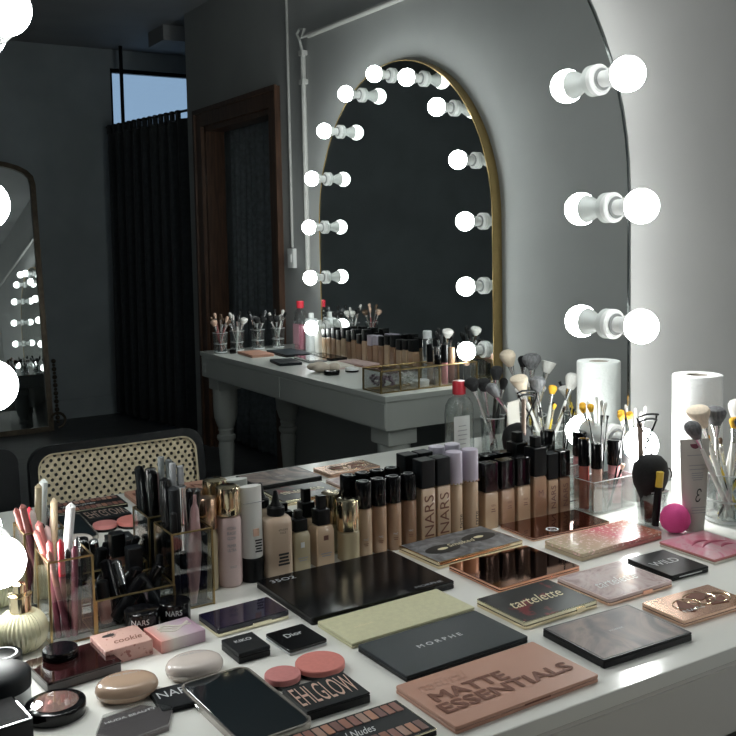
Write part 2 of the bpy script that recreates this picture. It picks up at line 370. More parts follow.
# curtains
def curtain(name, label, p0, p1, z0, z1, folds, amp, m, seed=1, tabs=True):
    rnd = random.Random(seed); n = folds * 8
    t = thing(name, label, 'curtain', (p0[0], p0[1], 0))
    dx, dy = p1[0] - p0[0], p1[1] - p0[1]; L = math.hypot(dx, dy); tx, ty = dx / L, dy / L; nx, ny = -ty, tx
    ph = [rnd.uniform(.6, 1.3) for _ in range(folds + 1)]
    vs = []; fs = []; K = 10
    for k in range(K + 1):
        z = z0 + (z1 - z0) * k / K; sc = 1.0 - .45 * k / K
        for i in range(n + 1):
            s = i / n; a = amp * ph[int(s * folds)] * sc * (math.sin(2 * PI * folds * s) + .25 * math.sin(2 * PI * folds * 2.3 * s + k * .25))
            vs.append((tx * L * s + nx * a, ty * L * s + ny * a, z))
    for k in range(K):
        for i in range(n): q = k * (n + 1) + i; fs.append((q, q + 1, q + n + 2, q + n + 1))
    o = MB().add(vs, fs).build('cloth', m, t, True, 180)
    s = o.modifiers.new('thick', 'SOLIDIFY'); s.thickness = .003
    if tabs:
        MB().tube([(-tx * .02, -ty * .02, z1 + .045), (tx * L * 1.0, ty * L * 1.0, z1 + .045)], .009).build('rail', 'blackm', t)
        mb = MB()
        for i in range(int(L / .075)):
            s = i * .075 + .02; mb.box(tx * s - .012, tx * s + .012, ty * s - .02, ty * s + .02, z1 - .01, z1 + .057)
        o = mb.build('tab', m, t, False); o['kind'] = 'stuff'
    return t
curtain('curtain', 'long black tab-top curtain hanging in front of the high window', (1.865, -5.66), (2.06, -4.56), .03, 2.09, 9, .030, 'drape', 3)
MB_ = MB().lathe([(.014, 0), (.014, ZC - .002)], 10, Matrix.Translation((1.965, -5.62, 0))).build('curtain_pole', 'blackm')
tag(MB_, 'thin black upright pole standing beside the high window', 'pole')
curtain('door_curtain', 'dark grey curtain hanging inside the wooden doorway', (2.21, -4.20), (2.21, -3.50), .02, 2.3, 9, .035, 'drape2', 5, False)
curtain('door_curtain', 'narrow black curtain drawn to the near side of the wooden doorway', (2.24, -3.46), (2.24, -3.20), .02, 1.85, 4, .03, 'drape', 9, False)

# conduits and switch on the right wall
t = thing('cable_conduit', 'white cable conduit running up and across the side wall over the gold-framed mirror', 'conduit', (XR, -2.85, .765))
MB().tube([(-.014, 0, .3), (-.014, 0, 1.44)], .013, 10).build('upright_run', 'cable', t)
MB().tube([(-.014, .06, 1.515), (-.014, 2.7, 1.515)], .013, 10).build('level_run', 'cable', t)
MB().tube([(-.014, 0, 1.43), (-.03, 0, 1.50), (-.03, -.03, 1.535), (-.02, -.02, 1.56), (-.02, .03, 1.55), (-.03, .02, 1.51), (-.02, .07, 1.515)], .007, 8).build('cable_loop', 'cable', t)
for z in (1.30, 1.44): MB().box(-.03, 0, -.02, .02, z - .012, z + .012).build('clip', 'cable', t)
t = thing('wall_conduit', 'thin white conduit running down the wall to the light switch', 'conduit', (XR, -3.03, 1.25))
MB().tube([(-.007, 0, 0), (-.007, 0, ZC - 1.25)], .007, 8).build('pipe', 'cable', t)
t = thing('light_switch', 'small white light switch box beside the wooden doorway', 'switch', (XR, -3.03, 1.195))
MB().rr(.022, .07, -.05, .05, .006, .001, cx=-.011).build('box', 'bwhite', t)
MB().box(-.026, -.022, -.015, .015, -.02, .02).build('rocker', 'bwhite', t, False)

# ------------------------------------------------------------------ arched mirrors with bulbs
UR = 0.61; ZS = 1.388; RA = 0.665
def arch(w2, rad, zb, zs, n=40, inset=0):
    return [(w2 - inset, zb + inset), ] + [((rad - inset) * math.cos(PI * i / n), zs + (rad - inset) * math.sin(PI * i / n)) for i in range(n + 1)] + [(-w2 + inset, zb + inset)]
def arched_mirror(name, label, loc, rz, frame, fw, fd, zs, glassm='mir', back=.011):
    t = thing(name, label, 'mirror', loc, rz)
    o = arch(RA, RA, .001, zs - ZT); i = arch(RA, RA, .001, zs - ZT, inset=fw)
    # glass: local x along the wall, y = 0 is the front of the glass, +y into the wall
    MB().rings([[(x, 0.0, z) for x, z in i], [(x, 0.005, z) for x, z in i]]).build('mirror_glass', glassm, t, False)
    MB().rings([[(x, .005, z) for x, z in i], [(x, .011, z) for x, z in i]]).build('backing', 'darkedge', t, False)
    mb = MB(); n = len(o)
    rs = [[(x, -fd, z) for x, z in i], [(x, -fd, z) for x, z in o], [(x, back, z) for x, z in o], [(x, back, z) for x, z in i]]
    mb.rings(rs + [rs[0]], False, False).build('frame', frame, t, True, 40)
    return t
arched_mirror('arched_mirror', 'large arched mirror with a thin silver edge standing on the white makeup table', (UR, 0, ZT), 0, 'edge', .004, .003, ZS)
arched_mirror('arched_mirror', 'gold-framed arched mirror standing on the second dressing table', (XR - .042, -2.005, ZT), -PI / 2, 'brasspaint', .004, .002, 1.36, back=.040)
def bulb_lamp(label, loc, rz, group):
    t = thing('vanity_bulb', label, 'bulb', loc, rz, group)      # local -y points out of the mirror
    T = Matrix.Rotation(PI / 2, 4, 'X')
    MB().lathe([(.030, 0), (.031, .003), (.031, .012), (.028, .015), (.021, .016), (.019, .018)], 28, T).build('base', 'bwhite', t)
    bs = t.children[0]
    MB().lathe([(.0215, .0155), (.0225, .0175), (.0215, .0195)], 28, T).build('groove', 'bgrey', bs)
    MB().lathe([(.0165, .016), (.0165, .034), (.0185, .040), (.0235, .052), (.0295, .0665)], 28, T).build('socket', 'bwhite', t)
    c = .084; rr_ = .0345; a0 = math.acos(-(c - .066) / rr_) if False else 0
    pr = [(rr_ * math.sin(a), c - rr_ * math.cos(a)) for a in [R(58) + (PI - R(58)) * k / 14 for k in range(15)]]
    MB().lathe(pr, 28, T).build('globe', 'bulb', t)
    return t
BR = .716 * .85
cols_ = []
for k, z in enumerate((.143, .423, .703)): cols_ += [(-BR, ZT + .85 * z, 'L', k), (BR, ZT + .85 * z, 'R', k)]
for k in range(7):
    a = R(20.5 + 139 / 6 * k); cols_.append((BR * math.cos(a), 1.388 + BR * math.sin(a), 'A', k))
on = ['lowest', 'second from the bottom', 'third from the bottom']
an = ['first', 'second', 'third', 'middle', 'fifth', 'sixth', 'last']
for (dx, z, s, k) in cols_:
    if s == 'A': l1 = '%s bulb in the curved top of the large arched mirror, counted from right' % an[k]; l2 = '%s bulb in the curved top of the gold-framed mirror, counted from near side' % an[k]
    elif s == 'L': l1 = '%s round bulb on the left side of the large arched mirror' % on[k]; l2 = '%s round bulb on the far side of the gold-framed mirror' % on[k]
    else: l1 = '%s round bulb on the right side of the large arched mirror' % on[k]; l2 = '%s round bulb on the near side of the gold-framed mirror' % on[k]
    bulb_lamp('lit ' + l1, (UR + dx, 0, z), 0, 'bulbs on the large arched mirror')
    z2 = z - (.028 if s == 'A' else 0)
    bulb_lamp('lit ' + l2, (XR - .042, -2.005 + dx, z2), -PI / 2, 'bulbs on the gold-framed mirror')

# ------------------------------------------------------------------ tables
def baluster(t, x, y, ztop, m):
    h = ztop; mb = MB()
    T = Matrix.Translation((x, y, 0))
    mb.rr(.12, .12, h - .06, h, .004, .002, T=T)
    pr = [(.030, 0), (.036, .02), (.036, .05), (.026, .07), (.030, .12), (.036, .22), (.040, h - .34), (.036, h - .32), (.045, h - .31), (.047, h - .30), (.045, h - .29), (.036, h - .285), (.036, h - .27), (.040, h - .262), (.036, h - .254), (.044, h - .24), (.056, h - .20), (.060, h - .15), (.060, h - .06)]
    mb.lathe(pr, 24, T)
    mb.build('leg', m, t)
def table(name, label, x0, x1, y0, y1, m, ma, legm, loc):
    t = thing(name, label, 'table', loc)
    cx, cy = (x0 + x1) / 2, (y0 + y1) / 2
    MB().rr(x1 - x0, y1 - y0, .73, .75, .003, .001, cx=cx, cy=cy).build('table_top', m, t)
    MB().rr(x1 - x0 - .012, y1 - y0 - .012, .628, .7295, .003, .001, cx=cx, cy=cy).build('apron', ma, t)
    for x in (x0 + .09, x1 - .09):
        for y in (y0 + .09, y1 - .09): baluster(t, x, y, .627, legm)
    return t
t = table('makeup_table', 'long white lacquered table covered with makeup below the large arched mirror', -.50, 1.80, -.624, .010, 'white', 'apron', 'apron', (0, 0, 0))
for i in range(3): MB().box(-.47 + i * .76, .27 + i * .76, -.6215, -.617, .636, .722).build('drawer_front', 'apron', t, False)
t = table('side_table', 'pale grey dressing table with turned legs against the side wall', 1.505, XR - .004, -3.05, -1.335, 'greyw', 'greyw', 'greyw', (0, 0, 0))
for i in range(2): MB().box(1.508, 1.514, -2.98 + i * .825, -2.17 + i * .825, .636, .722).build('drawer_front', 'greyw', t, False)

# ------------------------------------------------------------------ chairs
def rr_pts(w, h, r, n=6):
    p = []
    for (qx, qy, a0) in ((1, 1, 0), (-1, 1, 90), (-1, -1, 180), (1, -1, 270)):
        for i in range(n + 1):
            a = R(a0 + 90 * i / n); p.append((qx * (w / 2 - r) + r * math.cos(a), qy * (h / 2 - r) + r * math.sin(a)))
    return p
def chair(label, loc, w, cane, rz=0):
    t = thing('cane_back_chair' if cane else 'dining_chair', label, 'chair', loc, rz)
    h = .40; zc = .595
    tl = R(8); TB = Matrix.Translation((0, 0, zc)) @ Matrix.Rotation(tl, 4, 'X')
    if cane:
        o = rr_pts(w, h, .05); i = rr_pts(w - .040, h - .040, .040)
        rs = [[(x, -.014, z) for x, z in i], [(x, -.014, z) for x, z in o], [(x, .014, z) for x, z in o], [(x, .014, z) for x, z in i]]
        MB().rings(rs + [rs[0]], False, False, T=TB).build('back_frame', 'furn', t)
        cell = .0195; nx = int((w - .034) / cell) + 1; nz = int((h - .05) / (cell * .5 * 1.73)) + 1
        vs = []; fs = []; W2 = (w - .034) / 2; H2 = (h - .034) / 2; rh = .0047; ch = cell * .62
        nz = int(2 * H2 / ch)
        for r_ in range(nz):
            z = -H2 + (r_ + .5) * ch * 1.0
            for c_ in range(nx + 1):
                x = -W2 + (c_ + (.5 if r_ % 2 else 0)) * cell
                if x - cell / 2 < -W2 - .006 or x + cell / 2 > W2 + .006: continue
                b = len(vs)
                sq = [(cell / 2, 0), (cell / 2, ch / 2), (0, ch / 2), (-cell / 2, ch / 2), (-cell / 2, 0), (-cell / 2, -ch / 2), (0, -ch / 2), (cell / 2, -ch / 2)]
                for k in range(8):
                    vs.append((x + sq[k][0], 0, z + sq[k][1]))
                for k in range(8):
                    a = PI / 4 * k; vs.append((x + rh * math.cos(a), 0, z + rh * math.sin(a)))
                for k in range(8): fs.append((b + k, b + (k + 1) % 8, b + 8 + (k + 1) % 8, b + 8 + k))
        o = MB().add(vs, fs, TB).build('cane_panel', 'cane', t, False)
        s = o.modifiers.new('t', 'SOLIDIFY'); s.thickness = .003; s.offset = 0
        MB().tube([TB @ Vector((x, .010, z)) for x, z in rr_pts(w - .042, h - .042, .038)], .004, 6, closed=True).build('cane_edging', 'cane', t)
    else:
        o = rr_pts(w, h, .04)
        MB().rings([[(x, -.02, z) for x, z in o], [(x * 1.0, .02, z) for x, z in o]], T=TB).build('backrest', 'furn', t)
    MB().rr(w - .02, .42, .43, .475, .05, .008, cy=.22).build('seat', 'furn', t)
    for sx in (-1, 1):
        MB().tube([(sx * (w / 2 - .04), .39, .43), (sx * (w / 2 - .03), .40, 0)], .017, 10, radii=[.019, .012]).build('leg', 'furn', t)
        MB().tube([(sx * (w / 2 - .04), .03, .42), (sx * (w / 2 - .03), .02, 0)], .017, 10, radii=[.019, .012]).build('leg', 'furn', t)
        MB().tube([TB @ Vector((sx * (w / 2 - .06), .0, -h / 2 + .01)), (sx * (w / 2 - .06), .045, .45)], .014, 8).build('back_post', 'furn', t)
    return t
chair('black-framed chair with a rounded woven cane back facing the makeup table', (.492, -1.0, 0), .455, True, R(-1))
chair('plain black upholstered chair to the left of the cane-backed chair', (.020, -1.04, 0), .45, False, R(3))

# ------------------------------------------------------------------ floor mirror against the back wall
t = thing('floor_mirror', 'tall bronze-framed floor mirror with curved top leaning on the back wall', 'mirror', (.945, YB + .42, 0), 0)
tl = R(8); TB = Matrix.Rotation(-tl, 4, 'X') @ Matrix.Rotation(0, 4, 'Z')
TB = Matrix.Rotation(tl, 4, 'X')
def fm(w, hs, rise, ins):
    p = [(w / 2 - ins, ins)]
    p += [(w / 2 - ins, hs)]
    for k in range(13):
        a = k / 12; x = (w / 2 - ins) * math.cos(PI * a); z = hs + (rise - ins) * math.sin(PI * a) ** .8
        p.append((x, z))
    p += [(-w / 2 + ins, ins)]
    return p
o_ = fm(.74, 1.72, .17, 0); i_ = fm(.74, 1.72, .17, .035)
rs = [[(x, .025, z) for x, z in i_], [(x, .025, z) for x, z in o_], [(x, -.02, z) for x, z in o_], [(x, -.02, z) for x, z in i_]]
MB().rings(rs + [rs[0]], False, False, T=TB).build('frame', 'bronzef', t)
MB().rings([[(x, .008, z) for x, z in i_], [(x, .0, z) for x, z in i_]], T=TB).build('mirror_glass', 'mirdark', t, False)
mb = MB()
for k in range(16): mb.sphere((.40, .02, .06 + k * .028), .017 if k % 2 else .012, 10, TB)
mb.tube([TB @ Vector((.40 + .05 * math.sin(a) , .02, .05 - .05 * math.cos(a) + .02)) for a in [k * PI / 8 for k in range(14)]], .01)
mb.build('scroll_ornament', 'bronzef', t)

# ================================================================== FLAT ITEMS ON THE MAKEUP TABLE
Q = {
    'matte': (0.4841, -0.5391, 0.2194, 0.1195, 0.0090, 1.1), 'morphe': (0.4971, -0.4083, 0.2003, 0.1131, 0.0086, 1.9),
    'pale': (0.4963, -0.2965, 0.2111, 0.0919, 0.0080, 2.0), 'big': (0.5094, -0.1543, 0.2523, 0.1834, 0.0113, 0.7),
    'eyes': (0.7560, -0.1006, 0.1886, 0.1126, 0.0115, 3.0), 'rose': (0.7622, -0.2358, 0.1693, 0.1297, 0.0091, 1.3),
    'bronze': (0.9774, -0.0968, 0.1830, 0.0977, 0.0071, -2.2), 'gradient': (0.9811, -0.2191, 0.2018, 0.0899, 0.0134, 2.2),
    'tartpink': (0.8461, -0.3760, 0.1369, 0.1126, 0.0103, 0.5), 'tartblack': (0.6907, -0.3733, 0.1418, 0.1078, 0.0111, 1.2),
    'wild': (0.9750, -0.3675, 0.0835, 0.0989, 0.0094, -2.5), 'pinkbook': (1.1041, -0.3436, 0.1132, 0.1174, 0.0082, 0.1),
    'nars': (0.8769, -0.5082, 0.1378, 0.0794, 0.0097, -1.9), 'smoky': (0.7054, -0.5186, 0.1583, 0.1188, 0.0113, -1.6),
    'navy': (0.3122, -0.1750, 0.1121, 0.0663, 0.0124, 2.7), 'kiko': (0.2701, -0.2759, 0.0454, 0.0542, 0.0142, 1.9),
    'dior': (0.3409, -0.2835, 0.0586, 0.0669, 0.0079, 3.5), 'glow': (0.2944, -0.4526, 0.0835, 0.0649, 0.0124, -0.3),
    'nudes': (0.2844, -0.5508, 0.1456, 0.0802, 0.0081, 0.8), 'phone': (0.2057, -0.4150, 0.0912, 0.1763, 0.0074, 2.5),
    'narsblack': (0.1474, -0.3515, 0.0523, 0.0551, 0.0069, -2.0), 'pinkbox': (0.1325, -0.1813, 0.0640, 0.0623, 0.0129, 2.8),
    'ribbon': (0.2048, -0.1854, 0.0647, 0.0580, 0.0172, 5.1), 'burg': (0.0640, -0.2037, 0.0946, 0.0807, 0.0143, 7.0),
    'cornerbox': (-0.0468, -0.3197, 0.0530, 0.0679, 0.0257, 6.7), 'hexa': (0.0728, -0.3757, 0.0589, 0.0607, 0.0035, 11.9),
}
def flat(key, name, label, cat, base, lid, rad=.004, top=None, topin=.004, split=.5, ch=.0006, group=None):
    x, y, w, d, h, a = Q[key]
    t = thing(name, label, cat, (x, y, ZT), R(a), group)
    hs = h * split
    MB().rr(w, d, 0, hs - .0003, rad, ch).build('base', base, t)
    MB().rr(w, d, hs + .0003, h, rad, ch).build('lid', lid, t)
    MB().rr(w - .002, d - .002, hs - .0006, hs + .0006, rad, .0001).build('seam', 'ink', t)
    if top: MB().rr(w - 2 * topin, d - 2 * topin, h - .0004, h + .0003, max(rad - topin / 2, .0008), .0001).build('lid_print', top, t)
    return t, w, d, h + .0006
t, w, d, h = flat('matte', 'eyeshadow_palette', 'nude pink palette lettered MATTE ESSENTIALS at the front edge of the table', 'palette', 'nude', 'nude', .003)
lettering(t, 'MATTE', 'nudedark', .108, .0215, (-.038, .007, h + .0002), bold=.030)
lettering(t, 'ESSENTIALS', 'nudedark', .197, .0215, (-.001, -.020, h + .0002), bold=.030)
lettering(t, 'natural', 'nudesoft', .075, .020, (-.058, .036, h), shear=.3)
MB().box(-.01, .03, -d / 2 - .0008, -d / 2 + .001, .0045, .006).build('clasp', 'nudedark', t, False)
t, w, d, h = flat('morphe', 'eyeshadow_palette', 'charcoal palette lettered MORPHE behind the nude pink palette', 'palette', 'blackm', 'slatelid', .003)
lettering(t, 'M O R P H E', 'silverp', .072, .009, (-.004, .003, h), bold=.02)
t, w, d, h = flat('pale', 'eyeshadow_palette', 'pale gold shimmering cardboard palette between two dark palettes', 'palette', 'pale', 'pale', .002)
lettering(t, 'palette', 'gpale', .03, .006, (-.06, -.004, h))
t, w, d, h = flat('big', 'eyeshadow_palette', 'largest glossy black palette in front of the foundation bottles', 'palette', 'blackm', mat('black_lacquered_lid', (.005, .0055, .0065), .2, spec=.25), .004)
lettering(t, '35O2', 'greyp', .042, .012, (-.090, .070, h), bold=.02)
lettering(t, 'MORPHE', 'greyp', .050, .007, (.085, -.080, h))
t, w, d, h = flat('eyes', 'eyeshadow_palette', 'gold-edged palette with a grey picture of two smoky eyes on its lid', 'palette', 'gold', 'gold', .002, swirl('smoky_grey_art', [(.05, .05, .055), (.16, .165, .175), (.28, .29, .30)], 30, .35, .2, dist=2), .003)
def eye_print(t, cx, cy, s, h):
    MB().lathe([(s, 0), (s, .0003)], 24, Matrix.Translation((cx, cy, h - .0003)), sx=1.5, sy=.8).build('eye_print', 'ink', t)
    MB().lathe([(s * .35, 0), (s * .35, .0003)], 16, Matrix.Translation((cx, cy, h)), sx=1.3, sy=.6).build('eye_iris', 'gpale', t)
eye_print(t, -.045, -.006, .024, h); eye_print(t, .045, .006, .024, h)
lettering(t, 'Smoked', 'gpale', .06, .014, (0, 0, h + .0003), shear=.3)
t, w, d, h = flat('rose', 'eyeshadow_palette', 'mirror-bright rose gold palette behind the black tartelette palette', 'palette', 'rgold', 'rgold', .003)
t, w, d, h = flat('bronze', 'eyeshadow_palette', 'dark bronze mirror palette with a small round crest beside the clear gloss stand', 'palette', 'rgold2', 'bronze', .003)
MB().lathe([(.012, 0), (.012, .0006), (.009, .0006), (.009, 0)], 20, Matrix.Translation((-.030, -.028, h - .0003)), cap0=False, cap1=False).build('crest', 'silverp', t)
lettering(t, 'C', 'silverp', .009, .009, (-.030, -.028, h))
t, w, d, h = flat('gradient', 'eyeshadow_palette', 'embossed palette fading from beige gold to coral pink', 'palette', gradient('gold_to_coral', [(0, (.50, .42, .28)), (.35, (.52, .34, .25)), (.65, (.55, .12, .13)), (1, (.50, .13, .10))], .20, .3), gradient('gold_to_coral_embossed', [(0, (.55, .46, .32)), (.35, (.55, .36, .27)), (.6, (.60, .13, .16)), (1, (.50, .20, .12))], .20, .25, .4, (.85, .62, .55)), .003)
t, w, d, h = flat('tartpink', 'eyeshadow_palette', 'pale pink marbled palette with script lettering beside the WILD palette', 'palette', 'rgold2', 'pinkp', .004, swirl('pink_marble_print', [(.36, .25, .25), (.52, .38, .37), (.62, .50, .49), (.44, .32, .31)], 12, .22, .5), .003)
lettering(t, 'tartelette', 'bwhite', .085, .024, (-.004, -.006, h + .0002), shear=.45)
MB().box(.002, .022, -d / 2 - .001, -d / 2 + .001, .003, .008).build('clasp', 'rgold', t, False)
t, w, d, h = flat('tartblack', 'eyeshadow_palette', 'black tartelette palette with red floral print and gold sides', 'palette', 'gold', 'palegold', .004, mat('black_floral_print', (.010, .009, .010), .3, spec=.15, col2=(.16, .018, .022), nscale=30, thr=(.38, .43)), .002)
lettering(t, 'tartelette', 'gpale', .098, .026, (.000, .003, h + .0002), shear=.45)
MB().box(.028, .045, -d / 2 - .001, -d / 2 + .001, .003, .009).build('clasp', 'gold', t, False)
t, w, d, h = flat('wild', 'eyeshadow_palette', 'small black palette lettered WILD beside the pink hardback palette', 'palette', 'black', 'blackm', .003)
lettering(t, 'WILD', 'silverp', .056, .018, (-.004, .002, h), bold=.0)
fine_print(t, 'silverp', [.05], 0, .004, .01, .0015, y=-d / 2 - .0002)
t, w, d, h = flat('pinkbook', 'eyeshadow_palette', 'pink hardback palette with rosy lip print at the right edge of the table', 'palette', 'cream', 'pinks2', .002, swirl('pink_petal_print', [(.62, .12, .20), (.70, .28, .36), (.66, .40, .44), (.60, .14, .24)], 11, .3, .3, dist=3), .001)
for k, (cx, cy, ww, am) in enumerate(((-.004, .014, .050, .010), (.010, -.002, .062, .012), (.022, -.018, .030, .006))):
    MB().tube([(cx - ww / 2 + ww * i / 10, cy + am * math.sin(PI * i / 10) - .004, h - .0004) for i in range(11)], .003, 8, radii=[.0006 + .0030 * math.sin(PI * i / 10) for i in range(11)], T=Matrix.Diagonal((1, 1, 1, 1))).build('relief_print', mat('rosy_relief_print_%d' % k, (.60, .16, .24), .35), t)
t, w, d, h = flat('nars', 'eyeshadow_palette', 'rose gold palette with dark angular panels and thin gold circles near the table edge', 'palette', 'rgold2', 'rgold2', .002)
mb = MB()
for pts in ([(-.045, -.01), (-.02, .02), (-.012, -.015), (-.03, -.025)], [(.0, .02), (.03, .03), (.04, .005), (.01, .0)], [(.015, -.005), (.05, -.002), (.04, -.025), (.012, -.02)]): mb.poly(pts, h - .0004, h + .0002)
mb.build('angular_panels', 'nudedark', t, False)
for (cx, cy, rd) in ((-.02, 0, .022), (.012, .006, .026), (.04, -.004, .02)):
    MB().tube([(cx + rd * math.cos(a), cy + rd * .8 * math.sin(a), h + .0003) for a in [k * PI / 12 for k in range(24)]], .0006, 5, closed=True).build('circle_print', 'palegold', t)
lettering(t, 'NARS', 'silverp', .04, .008, (-.025, -.018, h + .0004))
t, w, d, h = flat('smoky', 'eyeshadow_palette', 'square black palette with a cloudy mauve stone-patterned lid', 'palette', 'blackm', 'blackm', .002, swirl('cloudy_stone_print', [(.07, .062, .066), (.15, .125, .125), (.32, .25, .22), (.11, .10, .10)], 9, .34, .0, dist=2.5, spec=.12), .004, split=.8)
lettering(t, 'MORPHE', 'silverp', .024, .004, (.002, .003, h))
t, w, d, h = flat('navy', 'powder_compact', 'dark navy glass-topped compact palette with a champagne gold base', 'compact', 'palegold', mat('navy_lacquer', (.010, .009, .02), .12), .003, mat('navy_glass_top', (.012, .010, .03), .06, coat=.5), .0015, split=.45)
MB().rr(.03, .003, .004, .0075, .001, .0003, cx=.012, cy=-d / 2).build('clasp', 'palegold', t)
t, w, d, h = flat('kiko', 'cosmetic_box', 'small matte black box lettered KIKO behind the phone', 'box', 'blackm', 'blacks', .001, split=.6)
lettering(t, 'KIKO', 'silverp', .024, .008, (0, .008, h), bold=.01)
t, w, d, h = flat('dior', 'powder_compact', 'glossy black compact lettered Dior with a silver front rim', 'compact', 'silverp', 'black', .003, split=.45)
lettering(t, 'Dior', 'silverp', .026, .012, (0, .008, h))
t, w, d, h = flat('glow', 'eyeshadow_palette', 'black box palette with tall metallic cut-out letters under the phone edge', 'palette', 'blackm', 'blacks', .001, split=.8)
lettering(t, 'EHLGLOW', 'rosepale', .078, .046, (-.001, .002, h + .0002), shear=.12)
t, w, d, h = flat('nudes', 'eyeshadow_palette', 'long palette lettered Natural Nudes with two rows of shadow pans', 'palette', 'blackm', 'palegold', .001, 'blacks', .0015, split=.7)
pm = [mat('shadow_pan_%d' % i, c, .35, coat=.3) for i, c in enumerate([(.30, .13, .09), (.42, .20, .13), (.24, .10, .08), (.16, .07, .06), (.36, .22, .17)])]
for row in (0, 1):
    for i in range(12):
        cx = -w / 2 + .0115 + i * .0112
        MB().rr(.0088, .021, h - .0003, h + .0006, .001, .0002, cx=cx, cy=.0245 if row == 0 else -.0245).build('shadow_pan', pm[(i * 2 + row) % 5], t)
lettering(t, 'Natural Nudes', 'silverp', .070, .014, (-.018, 0, h + .0002), shear=.45)

# phone
x, y, w, d, h, a = Q['phone']
t = thing('mobile_phone', 'black-screened phone in a clear bumper case lying face up', 'phone', (x, y, ZT), R(a))
MB().rr(w - .004, d - .004, .0012, h, .013, .0012, n=8).build('body', 'blackm', t)
o_ = rr_pts(w, d, .015, 8); i_ = rr_pts(w - .006, d - .006, .012, 8)
rs = [[(x_, y_, h + .0008) for x_, y_ in i_], [(x_, y_, h + .0008) for x_, y_ in o_], [(x_, y_, 0) for x_, y_ in o_], [(x_, y_, 0) for x_, y_ in i_]]
MB().rings(rs + [rs[0]], False, False).build('bumper_case', mat('clear_silver_bumper', (.45, .42, .38), .15, .6), t)
MB().rr(w - .009, d - .009, h - .0002, h + .0004, .011, .0002, n=8).build('screen', 'mscreen', t)
for yy in (.045, .028): MB().rr(.0015, .011, .003, .0055, .0006, .0002, cx=-w / 2 - .0004, cy=yy).build('side_button', 'chrome', t)
# NARS black compact
t, w, d, h = flat('narsblack', 'powder_compact', 'square black rubberised compact lettered NARS half under the phone', 'compact', 'blacks', 'blacks', .004)
lettering(t, 'NARS', 'silverp', .044, .017, (.001, .008, h), bold=-.005)
# small printed boxes
x, y, w, d, h, a = Q['pinkbox']
t = thing('cosmetic_box', 'small pink printed cardboard box beside the beige oval compact', 'box', (x, y, ZT), R(a))
MB().rr(w, d, 0, .020, .001, .0005).build('carton', mat('pink_doodle_print', (.55, .32, .28), .5, col2=(.30, .10, .09), nscale=170, thr=(.36, .42)), t)
MB().rr(w - .001, d - .001, .0198, .0205, .001, .0002).build('lid_print', mat('pink_lid_print', (.56, .35, .30), .5, col2=(.30, .10, .09), nscale=140, thr=(.30, .34)), t)
lettering(t, 'cookie', 'nudedark', .038, .014, (.006, -.008, .0208), shear=.3, bold=.01)
mb = MB()
for k in range(7): a_ = R(200 + 24 * k); mb.box(-.0004, .0004, .006, .010, .0205, .0209, Matrix.Translation((-.012, .016, 0)) @ Matrix.Rotation(a_, 4, 'Z'))
mb.lathe([(.006, .0205), (.006, .0209)], 14, Matrix.Translation((-.012, .016, 0)), sx=1.4, sy=.7); mb.build('eye_doodle', 'ink', t, False)
x, y, w, d, h, a = Q['ribbon']
t = thing('cosmetic_box', 'pink and white box with a swirling ribbon print behind the white oval compact', 'box', (x, y, ZT), R(a))
MB().rr(w, d, 0, .017, .001, .0005).build('carton', gradient('coral_to_lilac', [(0, (.70, .30, .26)), (.3, (.62, .56, .52)), (.7, (.50, .38, .45)), (1, (.42, .28, .36))], .065, .4, .2), t)
mb = MB()
for k in range(3): mb.tube([(-.02 + .045 * i / 10, .010 - k * .006 + .006 * math.sin(i * .7 + k), .0175) for i in range(11)], .0012, 6)
mb.build('ribbon_print', 'cream', t)
# burgundy case with black lid on it
x, y, w, d, h, a = Q['burg']
t = thing('storage_case', 'low dark burgundy acrylic case in front of the lip pencil cup', 'case', (x, y, ZT), R(a))
MB().rr(w, d, 0, h - .0025, .003, .0006).build('case_body', 'burg', t); MB().rr(w + .001, d + .001, h - .002, h, .003, .0005).build('lid', 'burg', t)
def pot(name, label, cat, loc, r, h, body, lid, frac=.5, group=None, ring=None, dome=0):
    t = thing(name, label, cat, loc, 0, group)
    hb = h * frac
    MB().lathe([(r * .94, 0), (r * .98, .001), (r * .98, hb)], 36).build('base', body, t)
    pr = [(r, hb + .0004), (r, h - .002), (r * .985, h - .0006), (r * .95, h)]
    if dome: pr = [(r, hb + .0004), (r, hb + (h - hb) * .55)] + [(r * math.cos(b), hb + (h - hb) * .55 + (h - hb) * .45 * math.sin(b)) for b in [k * PI / 20 for k in range(1, 10)]]
    MB().lathe(pr, 36).build('lid', lid, t)
    if ring: MB().lathe([(r * .80, h - .0002), (r * .80, h + .0006), (r * .68, h + .0006), (r * .68, h - .0002)], 36, cap0=False, cap1=False).build('ring_print', ring, t)
    return t
pot('jar_lid', 'round glossy black jar lid lying on the burgundy case', 'lid', (.054, -.178, ZT + .0145), .0225, .0105, 'blackm', 'black', .3)
pot('powder_compact', 'round black compact on top of the burgundy case beside the pencil cup', 'compact', (.1005, -.150, ZT + .0147), .0225, .008, 'blackm', 'black', .4) if False else None
t = pot('powder_compact', 'round black blusher compact with a clear window over rosy powder', 'compact', (.0175, -.305, ZT), .0345, .0155, 'black', 'black', .5)
MB().lathe([(.026, .0150), (.026, .0160)], 32).build('powder', 'powd', t)
MB().lathe([(.027, .0163), (.020, .0172), (.004, .0176)], 32).build('window', 'clear2', t)
t = pot('powder_jar', 'wide loose powder jar with a domed matte black lid', 'jar', (-.034, -.240, ZT), .0385, .047, 'frosted', 'blacks', .42, dome=1)
pot('powder_compact', 'round black compact with a white ring on its lid behind the domed jar', 'compact', (-.012, -.142, ZT), .026, .020, 'bwhite', 'blackm', .3, ring='silverp')
